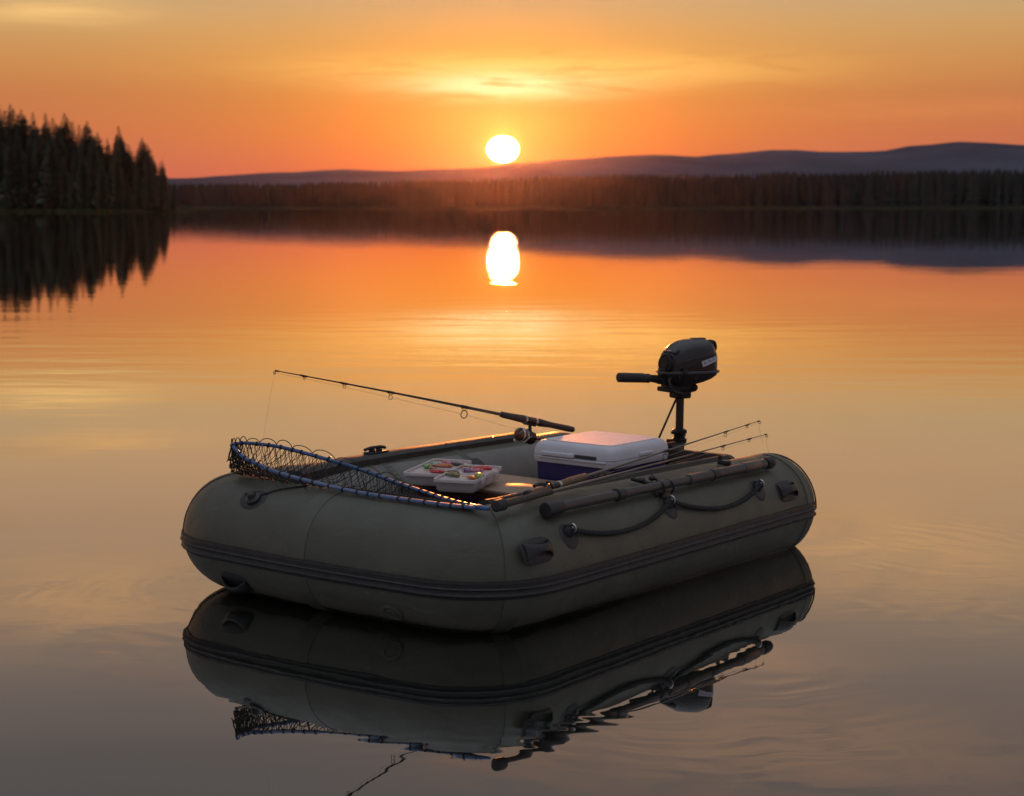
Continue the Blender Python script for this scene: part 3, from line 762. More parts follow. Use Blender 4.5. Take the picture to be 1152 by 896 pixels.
# valve with its tether at the far bow, drain valve low on the bow
p, n, t = on_bow(.985, 50); F = frame(p, n, t)
v = bpy.data.objects.new('inflation_valve', None); COL.objects.link(v); v.parent = boat
mb = MB(); rows = []
for j in range(7):
    row = []
    for i in range(21):
        ang = 2 * math.pi * i / 20; rr = j / 6; px_, py_ = rr * .060 * math.cos(ang), rr * .042 * math.sin(ang)
        row.append((px_, py_, -(TR - math.sqrt(TR ** 2 - py_ ** 2)) + (.0005 if j == 6 else .003)))
    rows.append(row)
mb.rings(rows, closed=False, M=F); mb.build('valve_patch', 'rubber', v)
mb = MB(); mb.lathe([(.028, .002), (.027, .010), (.016, .016), (.014, .026), (.010, .030), (.0, .031)], 18, M=F); mb.box((-.012, 0, .024), (.030, .012, .010), M=F, bev=.003); mb.build('valve_cap', 'dark_plastic', v)
mb = MB(); mb.tube(catmull([on_bow(.97, 54, .004)[0], on_bow(.93, 64, .004)[0], on_bow(.89, 72, .004)[0], on_bow(.84, 84, .004)[0]], 5), .0028, 6); mb.build('tether', 'rope', boat)
p, n, t = on_bow(.36, -42); F = frame(p, n, t)
mb = MB(); mb.lathe([(.036, -.003), (.036, .002), (.030, .005), (.029, .003), (.016, .003), (.014, .006), (.0, .006)], 26, M=F); mb.build('drain_valve', 'pvc_seam', boat)
# carry straps on the inside of the far tube
def inner(x, a, off=.004):
    return on_far(x, a, off)[0]
mb = MB(); rs = []
for i in range(13):
    a = 55 - i * 4; o = .004 + .012 * math.sin(math.pi * i / 12)
    rs.append([inner(1.10, a, o), inner(1.19, a, o), inner(1.19, a, o + .004), inner(1.10, a, o + .004)])
mb.rings(rs); mb.build('strap', 'dark_strip', boat)

# the water creeps a few millimetres up the wet fabric all round the hull
def meniscus():
    rows = []
    for P, N, c in PLAN[:62]:
        lo, hi = -90.0, 0.0
        for _ in range(40):
            a = (lo + hi) / 2; w = BOAT @ Vector((P.x + N.x * TR * math.cos(R(a)), P.y + N.y * TR * math.cos(R(a)), ZC + TR * math.sin(R(a))))
            if w.z < 0: lo = a
            else: hi = a
        o = (BOAT.to_3x3() @ Vector((N.x, N.y, 0))).normalized(); o.z = 0
        k = .75 + .5 * noise.noise(Vector((w.x * 9, w.y * 9, 0)))
        rows.append([Vector((w.x, w.y, 0)) + o * d * k + Vector((0, 0, h * k)) for d, h in ((.0035, .0070), (.0050, .0042), (.0080, .0020), (.0130, .0008), (.022, .0003), (.024, -.001))])
    mb = MB(); mb.rings(rows, closed=False); tag(mb.build('water_edge', WATER, auto=0), kind='structure')
meniscus()

def at(x, y, z): return LOAD @ Matrix.Translation((x, y, z))
# ------------------------------------------------------------------ cooler
def cooler():
    c = thing('cooler', 'navy blue cooler box with a white lid standing behind the bench', 'cooler', at(1.338, .535, .088))
    W, D = .400, .365      # along X, along Y
    def section(w, d, r, z): return [(p[0], p[1], z) for p in rrect(w, d, r, 6)]
    mb = MB(); mb.rings([section(W * .86, D * .86, .02, 0), section(W * .90, D * .90, .03, .012), section(W * .965, D * .965, .03, .285), section(W * .965, D * .965, .03, .297)])
    mb.build('cooler_body', 'navy', c)
    mb = MB(); mb.rings([section(W, D, .032, .292), section(W * 1.01, D * 1.01, .033, .295), section(W * 1.01, D * 1.01, .033, .314), section(W * .995, D * .995, .032, .316), section(W * .995, D * .995, .032, .3185),
                         section(W * 1.01, D * 1.01, .033, .321), section(W * 1.00, D * 1.00, .033, .342), section(W * .975, D * .975, .034, .356), section(W * .93, D * .93, .034, .366), section(W * .88, D * .88, .034, .370)])
    lid = mb.build('cooler_lid', 'cooler_white', c, auto=40)
    mb = MB(); mb.prism(rrect(W * .84, D * .84, .03, 6), .0035, M=Matrix.Translation((0, 0, .3695)), bev=.002); mb.build('lid_top_panel', 'cooler_top', lid)
    # recessed finger lip on the side facing the bow and the side facing the near tube
    mb = MB(); mb.box((-W * .505 - .004, .060, .326), (.014, .150, .016), bev=.004); mb.box((-W * .505 - .002, -.005, .312), (.010, .30, .007), bev=.002); mb.build('lid_lip', 'cooler_white', lid)
    mb = MB(); mb.box((-W * .505 - .001, -.065, .326), (.006, .095, .013), bev=.002); mb.build('finger_slot', 'decal_dark', lid)
    mb = MB(); mb.box((.02, -D * .508, .330), (.09, .008, .014), bev=.003); mb.build('latch', 'cooler_white', lid)
    mb = MB(); mb.tube(catmull([(.05, -D * .49, .20), (.05, -D * .53, .205), (.05, -D * .55, .235), (.05, -D * .53, .26), (.05, -D * .49, .262)], 4), .005, 8); mb.build('side_handle', 'dark_plastic', c)
    for s in (-1, 1):
        mb = MB(); mb.box((s * .1, D * .508, .315), (.05, .014, .04), bev=.004); mb.build('hinge', 'cooler_white', c)
cooler()

# ------------------------------------------------------------------ outboard motor, tilted to the near side of dead ahead
def outboard():
    f = R(159)
    M = at(2.0, .60, -.004) @ Matrix.Rotation(f, 4, 'Z')     # +X forward (towards the tiller)
    o = thing('outboard_motor', 'small black outboard motor with a tiller on the transom', 'outboard', M)
    def sec(z, x0, x1, w, e=3.2, n=40, sk=0.0):
        cx, a = (x0 + x1) / 2, (x1 - x0) / 2; r = []
        for j in range(n):
            t = 2 * math.pi * j / n; c, s_ = math.cos(t), math.sin(t)
            px_ = cx + a * math.copysign(abs(c) ** (2 / e), c); taper = 1 - .16 * (px_ - cx) / a * 1
            r.append((px_, w / 2 * math.copysign(abs(s_) ** (2 / e), s_) * taper, z + sk * (px_ - cx)))
        return r
    # cowling: front (x>0) slopes back, rear nearly upright
    mb = MB(); mb.rings([sec(.672, -.152, .092, .150), sec(.690, -.155, .090, .154), sec(.725, -.154, .088, .154), sec(.752, -.150, .080, .150), sec(.778, -.145, .064, .142, 2.9), sec(.798, -.139, .042, .126, 2.7), sec(.812, -.130, .018, .104, 2.5), sec(.820, -.118, -.012, .076, 2.3), sec(.8225, -.10, -.04, .04, 2.1)])
    cowl = mb.build('cowling', 'cowl', o, auto=60)
    mb = MB(); mb.rings([sec(.664, -.155, .095, .152), sec(.664, -.163, .101, .164), sec(.671, -.165, .102, .166), sec(.676, -.160, .098, .160), sec(.676, -.150, .09, .148)]); mb.build('cowl_rim', 'cowl_trim', cowl, auto=60)
    cowl.scale = (1, 1, .86); cowl.location = (0, 0, .672 * .14)
    # lower pan, shallower to the rear
    rg = []
    for k, (z, x0, x1, w) in enumerate(((.668, -.158, .097, .156), (.655, -.152, .096, .152), (.640, -.128, .092, .140), (.627, -.088, .085, .122), (.618, -.040, .07, .10))): rg.append(sec(z, x0, x1, w))
    mb = MB(); mb.rings(rg); mb.build('lower_pan', 'motor_dark', o, auto=60)
    # trim on both flanks: a swept brown panel and a pale slanted decal
    def flank(pts, m, name, off, parent):
        for s in (1, -1):
            mb = MB(); vs = []
            for x, z in pts:
                # half width of the cowl at this height
                for (za, a0, a1, wa), (zb, b0, b1, wb) in zip(CW, CW[1:]):
                    if za <= z <= zb:
                        q = (z - za) / (zb - za); x0, x1, w = a0 + (b0 - a0) * q, a1 + (b1 - a1) * q, wa + (wb - wa) * q; break
                cx, a = (x0 + x1) / 2, (x1 - x0) / 2; u = max(-.99, min(.99, (x - cx) / a))
                hw = w / 2 * (1 - abs(u) ** 3.2) ** (1 / 3.2) * (1 - .16 * u)
                vs.append((x, s * (hw + off), z))
            n = len(vs) // 2
            mb.rings([vs[:n], list(reversed(vs[n:]))], closed=False, smooth=True)
            mb.build(name, m, parent)
    CW = [(.672, -.152, .092, .150), (.690, -.155, .090, .154), (.725, -.154, .088, .154), (.752, -.150, .080, .150), (.778, -.145, .064, .142), (.798, -.139, .042, .126)]
    n = 12
    lo = [(-.138 + .15 * i / n, .680 + .003 * i / n) for i in range(n + 1)]; hi = [(-.138 + .15 * i / n, .762 - .076 * (i / n) ** 1.2) for i in range(n + 1)]
    flank(lo + list(reversed(hi)), 'cowl_brown', 'flank_panel', .0012, cowl)
    lo = [(-.136 + .085 * i / n, .727 - .032 * i / n) for i in range(n + 1)]; hi = [(-.136 + .092 * i / n, .750 - .027 * i / n) for i in range(n + 1)]
    flank(lo + list(reversed(hi)), 'decal', 'decal', .0024, cowl)
    for k in range(7):            # worn, unreadable lettering: dark slanted strokes on the pale strip
        x0 = -.128 + k * .0112; zt = .748 - .026 * (k / 7.); zb = .729 - .030 * (k / 7.)
        w = .0026
        a = [(x0, zb + .003), (x0 + w, zb + .003)]; b = [(x0 + .0035 + w, zt - .004), (x0 + .0035, zt - .004)]
        if k % 2: a = [(x0 + .002, zb + .004), (x0 + .0065, zb + .004)]; b = [(x0 + .0085, zb + .009), (x0 + .003, zb + .009)]
        flank(a + b, 'decal_dark', 'lettering', .0032, cowl)
    # crease line of the upper shell
    lo = [(-.14 + .20 * i / n, .757 - .044 * (i / n) ** 1.6) for i in range(n + 1)]; hi = [(-.14 + .20 * i / n, .7605 - .044 * (i / n) ** 1.6) for i in range(n + 1)]
    flank(lo + list(reversed(hi)), 'cowl_trim', 'shell_crease', .0015, cowl)
    # starter: recoil boss and pull grip on the front, air slot above it, carry grip at the rear
    Fr = frame((.088, .012, .712), (1, 0, .12), (0, 1, 0))
    mb = MB(); mb.lathe([(.046, -.012), (.046, .002), (.040, .006), (.037, .003), (.026, .003), (.024, .007), (.0, .007)], 28, M=Fr); mb.build('starter_boss', 'motor_dark', cowl)
    mb = MB(); mb.box((.092, 0, .683), (.016, .05, .011), bev=.004); mb.build('pull_grip', 'dark_plastic', cowl)
    mb = MB(); mb.box((.062, .018, .770), (.030, .078, .017), M=Matrix.Translation((.062, 0, .77)) @ Matrix.Rotation(R(38), 4, 'Y') @ Matrix.Translation((-.062, 0, -.77)), bev=.004); sl = mb.build('air_slot', 'decal_dark', cowl)
    mb = MB(); mb.box((.0735, .018, .773), (.006, .026, .006), bev=.001); mb.build('badge', 'silver', cowl)
    mb = MB(); mb.tube(catmull([(-.118, .03, .812), (-.146, .028, .806), (-.155, .026, .780), (-.152, .024, .768)], 4), .008, 8); mb.tube(catmull([(-.118, -.03, .812), (-.146, -.028, .806), (-.155, -.026, .780), (-.152, -.024, .768)], 4), .008, 8); mb.box((-.147, 0, .806), (.016, .06, .012), bev=.004); mb.build('carry_grip', 'dark_plastic', cowl)
    mb = MB(); mb.box((-.085, 0, .8235), (.06, .03, .006), bev=.002); mb.build('filler_cap', 'dark_plastic', cowl)
    mb = MB(); mb.box((.040, .083, .676), (.022, .010, .020), bev=.003); mb.build('cowl_latch', 'dark_steel', cowl)
    for bx_, bz in ((.055, .652), (-.02, .648), (-.09, .650)):
        mb = MB(); mb.lathe([(.0045, 0), (.0045, .003), (.002, .004)], 8, M=frame((bx_, .066 if bx_ > 0 else .072, bz), (0, 1, 0), (1, 0, 0))); mb.build('bolt', 'dark_steel', o)
    mb = MB(); mb.tube(catmull([(.070, .040, .655), (.105, .062, .640), (.085, .070, .600), (.030, .050, .585), (.012, .022, .560)], 6), .0042, 7); mb.build('fuel_hose', 'rubber', o)
    # tiller
    mb = MB(); mb.tube([(.05, .0, .634), (.10, .0, .640), (.155, .0, .648), (.175, .0, .651)], [.019, .018, .015, .013], 14); mb.box((.075, 0, .634), (.07, .04, .026), bev=.006); til = mb.build('tiller', 'motor_dark', o)
    mb = MB(); mb.lathe([(.016, 0), (.019, .004), (.019, .014), (.014, .018), (.014, .022), (.019, .026), (.019, .030), (.015, .034)], 18, M=frame((.158, 0, .648), (1, 0, .055), (0, 0, 1))); mb.build('throttle_collar', 'dark_plastic', til)
    prof = [(.016, 0)]
    for i in range(9): prof += [(.0195, .004 + i * .0125), (.0195, .012 + i * .0125), (.0182, .013 + i * .0125), (.0182, .0155 + i * .0125)]
    prof += [(.0195, .118), (.019, .124), (.012, .127)]
    mb = MB(); mb.lathe(prof, 18, M=frame((.186, 0, .6505), (1, 0, .055), (0, 0, 1))); mb.build('throttle_grip', 'rubber', til)
    mb = MB(); mb.tube(catmull([(.06, -.035, .652), (.03, -.07, .658), (-.005, -.075, .640), (-.03, -.055, .605)], 5), .0035, 6); mb.build('cable', 'silver', o)
    # swivel bracket
    mb = MB(); mb.box((.015, 0, .607), (.120, .075, .030), bev=.008); mb.box((.060, 0, .598), (.040, .11, .020), bev=.006); mb.ball((-.045, .0, .604), (.026, .05, .022)); mb.box((0, 0, .577), (.066, .07, .034), bev=.008); mb.lathe([(.012, 0), (.012, .02), (.008, .026)], 12, M=frame((-.03, -.045, .60), (0, -1, 0), (1, 0, 0))); mb.build('swivel_bracket', 'motor_dark', o)
    mb = MB(); mb.tube(catmull([(-.030, -.03, .585), (-.040, -.034, .555), (-.038, -.034, .540)], 4), .0045, 8); mb.ball((-.038, -.034, .536), (.008, .008, .007)); mb.build('tilt_lever', 'dark_plastic', o)
    # leg
    mb = MB(); mb.tube([(0, 0, .60), (0, 0, .42), (0, 0, -.12)], .0165, 18); mb.build('drive_shaft_leg', 'dark_steel', o)
    mb = MB(); mb.prism([(.03, 0), (.02, .018), (-.03, .022), (-.09, .01), (-.10, 0), (-.09, -.01), (-.03, -.022), (.02, -.018)], .16, M=Matrix.Translation((0, 0, -.27))); mb.box((-.05, 0, -.12), (.20, .13, .008), bev=.003); mb.ball((-.02, 0, -.28), (.10, .035, .035)); mb.build('gearcase', 'motor_dark', o)
    mb = MB()
    for k in range(3): mb.ball((0, .045, 0), (.008, .045, .025), M=Matrix.Translation((-.125, 0, -.28)) @ Matrix.Rotation(R(120 * k), 4, 'X') @ Matrix.Rotation(R(25), 4, 'Y'))
    mb.build('propeller', 'motor_dark', o)
    # clamp
    mb = MB(); mb.lathe([(.022, .372), (.030, .376), (.031, .392), (.023, .398), (.023, .412), (.031, .416), (.031, .428), (.020, .434)], 20); mb.box((.030, 0, .385), (.05, .035, .016), bev=.004); mb.box((.034, .016, .422), (.034, .016, .012), bev=.003); mb.box((-.028, -.012, .404), (.022, .014, .012), bev=.003); mb.build('clamp_collar', 'motor_dark', o)
    # straight back to the transom board, which lies along the boat, not along the turned head
    Mi = Matrix.Rotation(-f, 4, 'Z')
    mb = MB(); mb.box((-.10, 0, .372), (.19, .05, .022), M=Mi, bev=.004); mb.box((-.155, .045, .35), (.10, .016, .09), M=Mi, bev=.004); mb.box((-.155, -.045, .35), (.10, .016, .09), M=Mi, bev=.004)
    mb.box((-.222, .045, .36), (.016, .016, .09), M=Mi, bev=.003); mb.box((-.222, -.045, .36), (.016, .016, .09), M=Mi, bev=.003); mb.box((-.03, 0, .345), (.05, .062, .075), M=Mi, bev=.006); mb.build('transom_clamp', 'motor_dark', o)
    for s in (1, -1):
        mb = MB(); mb.tube([(-.20, .045 * s, .345), (-.26, .045 * s, .345)], .005, 8, M=Mi); mb.tube([(-.26, .045 * s - .022, .345), (-.26, .045 * s + .022, .345)], .005, 8, M=Mi); mb.build('clamp_screw', 'steel', o)
    mb = MB(); mb.tube([(.022, .012, .572), (.155, .060, .40)], .0045, 8); mb.build('stay_rod', 'dark_steel', o)
outboard()

# ------------------------------------------------------------------ telescopic oar shaft on the near tube
def span(name, label, cat, a, b, up=(0, 0, 1), group=None):
    a = Vector(a); b = Vector(b); x = (b - a).normalized(); z = Vector(up); z = (z - x * z.dot(x)).normalized(); y = z.cross(x)
    M = Matrix(((x.x, y.x, z.x, a.x), (x.y, y.y, z.y, a.y), (x.z, y.z, z.z, a.z), (0, 0, 0, 1)))
    return thing(name, label, cat, LOAD @ M, group), (b - a).length, M
FX = Matrix(((0, 0, 1, 0), (0, 1, 0, 0), (-1, 0, 0, 0), (0, 0, 0, 1)))   # lathe axis onto +X
def oar():
    t, L, M = span('oar_shaft', 'dark telescopic oar shaft clipped along the near tube', 'oar', (.250, .012, .385), (1.730, .020, .376))
    mb = MB(); mb.lathe([(.0165, .06), (.0165, .50), (.0155, .50), (.0155, L - .30)], 20, M=FX); mb.build('inner_tube', 'alu_dark', t)
    mb = MB(); mb.lathe([(.0185, .86), (.0185, L - .07)], 20, M=FX); mb.build('outer_tube', 'alu_dark', t)
    mb = MB(); mb.lathe([(.012, 0), (.0225, .001), (.0235, .006), (.0228, .085), (.018, .088)], 24, M=FX); mb.build('end_grip', 'dark_plastic', t)
    mb = MB(); mb.lathe([(.018, L - .23), (.0205, L - .228), (.0205, L - .115), (.019, L - .112)], 20, M=FX); mb.build('sleeve', 'alu_dark', t)
    mb = MB(); mb.lathe([(.019, L - .055), (.0225, L - .05), (.0235, L - .02), (.018, L - .002), (.004, L)], 20, M=FX); mb.build('end_cap', 'rubber', t)
    for x in (.40, 1.02):
        mb = MB(); mb.lathe([(.017, x), (.0215, x + .001), (.0215, x + .014), (.0195, x + .016), (.0195, x + .045), (.0175, x + .047)], 20, M=FX); mb.build('locking_collar', 'dark_plastic', t)
    # clip that holds it, part of the boat
    e = bpy.data.objects.new('oar_clip', None); COL.objects.link(e); e.parent = boat
    for dx in (-.028, .028):
        mb = MB(); mb.torus((.95 + dx, .016, .381), .0225, .0042, 'x'); mb.build('clip_ring', 'dark_plastic', e)
    mb = MB(); mb.box((.95, .034, .360), (.10, .04, .016), bev=.004); mb.box((.945, .010, .352), (.05, .02, .03), bev=.004); mb.tube([(.87, .10, .412), (.90, .05, .398), (.93, .03, .392)], .007, 8); mb.tube([(.99, .09, .412), (.965, .05, .400), (.94, .03, .392)], .006, 8)
    mb.ball((.89, .07, .408), (.018, .014, .010)); mb.ball((.955, .068, .408), (.015, .012, .010)); mb.build('clip_base', 'dark_plastic', e)
oar()

# ------------------------------------------------------------------ fishing rods
def guide(t, x, z0, h, r, blank_r, m='dark_steel'):
    mb = MB(); zc = z0 - blank_r - h
    mb.torus((x, 0, zc), r, max(.0009, r * .13), 'x', 22, 6)
    mb.tube([(x + r * .5 + .012, 0, z0 - blank_r), (x + .004, r * .5, zc + r * .86)], .0009, 5); mb.tube([(x + r * .5 + .012, 0, z0 - blank_r), (x + .004, -r * .5, zc + r * .86)], .0009, 5)
    mb.tube([(x - .012, 0, z0 - blank_r), (x, 0, zc + r)], .0009, 5)
    mb.tube([(x - .016, 0, z0), (x + .022, 0, z0)], blank_r + .0009, 8)
    return mb.build('line_guide', m, t)
def rod(name_label, a, b, up, r0, r1, bend, blank, grips, guides, start, seat=None, group=None, mats=None):
    t, L, M = span('fishing_rod', name_label, 'fishing rod', a, b, up, group)
    def zb(x): f = max(0, (x - start) / (L - start)); return -bend * f * f + bend * .0
    n = 30; xs = [start + (L - start) * i / n for i in range(n + 1)]
    rad = [r0 + (r1 - r0) * ((x - start) / (L - start)) ** .9 for x in xs]
    mb = MB(); mb.tube([(x, 0, zb(x)) for x in xs], rad, 10); mb.build('rod_blank', blank, t)
    for nm, m, prof in grips:
        mb = MB(); mb.lathe([(r, x) for x, r in prof], 18, M=FX); mb.build(nm, m, t)
    pts = []
    for x, h, r in guides:
        br = r0 + (r1 - r0) * ((x - start) / (L - start)) ** .9
        guide(t, x, zb(x), h, r, br); pts.append((x, 0, zb(x) - br - h))
    mb = MB(); mb.tube([(L - .012, 0, zb(L)), (L + .002, 0, zb(L))], r1 + .0012, 8); mb.torus((L + .004, 0, zb(L) - .007), .0048, .0012, 'x', 14, 5); mb.tube([(L - .004, 0, zb(L)), (L + .004, 0, zb(L) - .0025)], .0014, 6); mb.build('tip_guide', 'dark_steel', t)
    pts.append((L + .004, 0, zb(L) - .007))
    return t, L, M, pts
# the long rod leaning over the bow, with its spinning reel
Y3 = .862
t3, L3, M3, p3 = rod('long dark fishing rod with a reel leaning out over the bow', (1.615, Y3, .4395), (-.069, Y3, .800), (0, 0, 1), .0068, .0016, .012, 'rod_blank',
    [('rear_grip', 'eva', [(0, .006), (.004, .011), (.03, .0125), (.16, .0115), (.215, .0145), (.225, .015), (.228, .010)]),
     ('reel_seat', 'reel_dark', [(.222, .011), (.226, .0155), (.245, .0155), (.25, .0135), (.275, .0135), (.278, .0150), (.335, .0150), (.34, .011)]),
     ('lock_ring', 'silver', [(.262, .012), (.2625, .0165), (.276, .0165), (.2765, .012)]),
     ('lock_ring', 'silver', [(.333, .012), (.3335, .0165), (.345, .0165), (.3455, .012)]),
     ('fore_grip', 'eva', [(.345, .010), (.347, .0150), (.38, .0145), (.43, .0125), (.485, .0120), (.49, .008)])],
    [(.715, .022, .0145), (1.14, .014, .0085), (1.385, .009, .0058), (1.585, .006, .0042)], .40)
def reel(t, x, s=1.0):
    e = bpy.data.objects.new('spinning_reel', None); COL.objects.link(e); e.parent = t
    z = -.062
    mb = MB(); mb.box((x, 0, -.016), (.075, .014, .007), bev=.003)
    mb.tube(catmull([(x - .004, 0, -.016), (x - .008, 0, -.034), (x - .020, 0, -.050), (x - .026, 0, z)], 4), [.0065] * 9 + [.0065] * 4, 10); mb.build('foot', 'reel_dark', e)
    mb = MB(); mb.ball((x - .018, 0, z - .004), (.030, .019, .026)); mb.ball((x - .034, 0, z), (.018, .015, .02)); mb.build('gearbox', 'reel_dark', e)
    F = frame((x, 0, z), (1, 0, 0), (0, 0, 1))
    mb = MB(); mb.lathe([(.018, .004), (.0275, .008), (.0285, .020), (.027, .026), (.022, .027)], 24, M=F); mb.build('rotor', 'reel_dark', e)
    mb = MB(); mb.lathe([(.020, .026), (.0285, .028), (.0285, .031), (.0225, .033), (.0215, .049), (.0282, .051), (.0290, .054), (.0265, .057)], 28, M=F); mb.build('spool', 'silver', e)
    mb = MB(); mb.lathe([(.0218, .033), (.0240, .035), (.0238, .047), (.0216, .049)], 24, M=F); mb.build('line_winding', 'reel_bronze', e)
    mb = MB(); mb.lathe([(.0262, .056), (.024, .061), (.017, .070), (.008, .076), (.0, .077)], 24, M=F); mb.build('drag_knob', 'reel_bronze', e)
    mb = MB(); mb.tube(catmull([(.014, -.030, 0), (.036, -.031, -.006), (.058, -.020, -.024), (.062, .004, -.033), (.052, .024, -.024), (.030, .031, -.006), (.014, .030, 0)], 6), .0018, 6, M=Matrix.Translation((x, 0, z))); mb.build('bail_wire', 'silver', e)
    mb = MB(); mb.tube([(x - .02, .018, z - .005), (x - .02, .045, z - .005)], .004, 8); mb.tube([(x - .02, .045, z - .005), (x - .052, .052, z - .020)], .0045, 8); mb.tube([(x - .052, .050, z - .020), (x - .052, .075, z - .020)], .0075, 10); mb.build('handle', 'dark_steel', e)
reel(t3, .30)
mb = MB(); pp = [(.36, 0, -.045)] + [q for q in p3]
mb.tube(pp, .00045, 4); mb.tube(catmull([pp[-1], (L3 + .012, .004, -.09), (L3 + .020, .008, -.30)], 6), .00042, 4); mb.build('fishing_line', 'line', t3)
# two rods lying along the near rail
gA = [('butt_cap', 'rubber', [(0, .008), (.002, .0145), (.018, .0150), (.022, .013)]),
      ('rear_grip', 'cork', [(.022, .0105), (.10, .0100), (.13, .0095)]),
      ('reel_seat', 'reel_dark', [(.13, .009), (.132, .0125), (.175, .0125), (.178, .010)]),
      ('lock_ring', 'silver', [(.176, .0105), (.1765, .0135), (.190, .0135), (.1905, .0105)]),
      ('fore_grip', 'cork', [(.192, .0125), (.25, .0132), (.31, .0120), (.345, .0105), (.350, .007)])]
tA, LA, MA, pA = rod('upper of the two rods along the near rail with a cork grip', (.300, .122, .414), (1.866, .157, .508), (0, 0, 1), .0052, .0013, -.002, 'rod_grey', gA,
    [(.86, .018, .0105), (1.30, .011, .0062), (1.47, .007, .0042)], .34, group=None)
mb = MB(); mb.torus((.125, 0, .004), .016, .0035, 'x', 16, 6); mb.tube([(.11, 0, .016), (.075, .003, .022), (.05, .004, .020)], .006, 8); mb.build('hook_keeper', 'dark_plastic', tA)
gB = [('butt_cap', 'rubber', [(0, .012), (.003, .0185), (.042, .0190), (.046, .0145)]),
      ('rear_grip', 'eva', [(.046, .0125), (.20, .0110), (.30, .0095), (.302, .006)])]
tB, LB, MB_, pB = rod('lower of the two rods along the near rail with a fat dark butt', (.065, .066, .414), (1.80, .088, .468), (0, 0, 1), .0054, .0013, -.002, 'rod_grey', gB,
    [(1.20, .012, .007), (1.40, .009, .0052), (1.60, .006, .004)], .25)
for t, L, pts in ((tA, LA, pA), (tB, LB, pB)):
    mb = MB(); mb.tube([(.36, 0, -.010)] + pts, .0004, 4); mb.tube(catmull([pts[-1], (L + .02, .01, -.03), (L + .07, .02, -.10)], 5), .0004, 4); mb.build('fishing_line', 'line', t)
mb = MB(); mb.box((1.52, .110, .401), (.022, .050, .020), bev=.004); mb.box((1.52, .128, .418), (.016, .012, .022), bev=.003); mb.build('rod_holder', 'dark_plastic', boat)

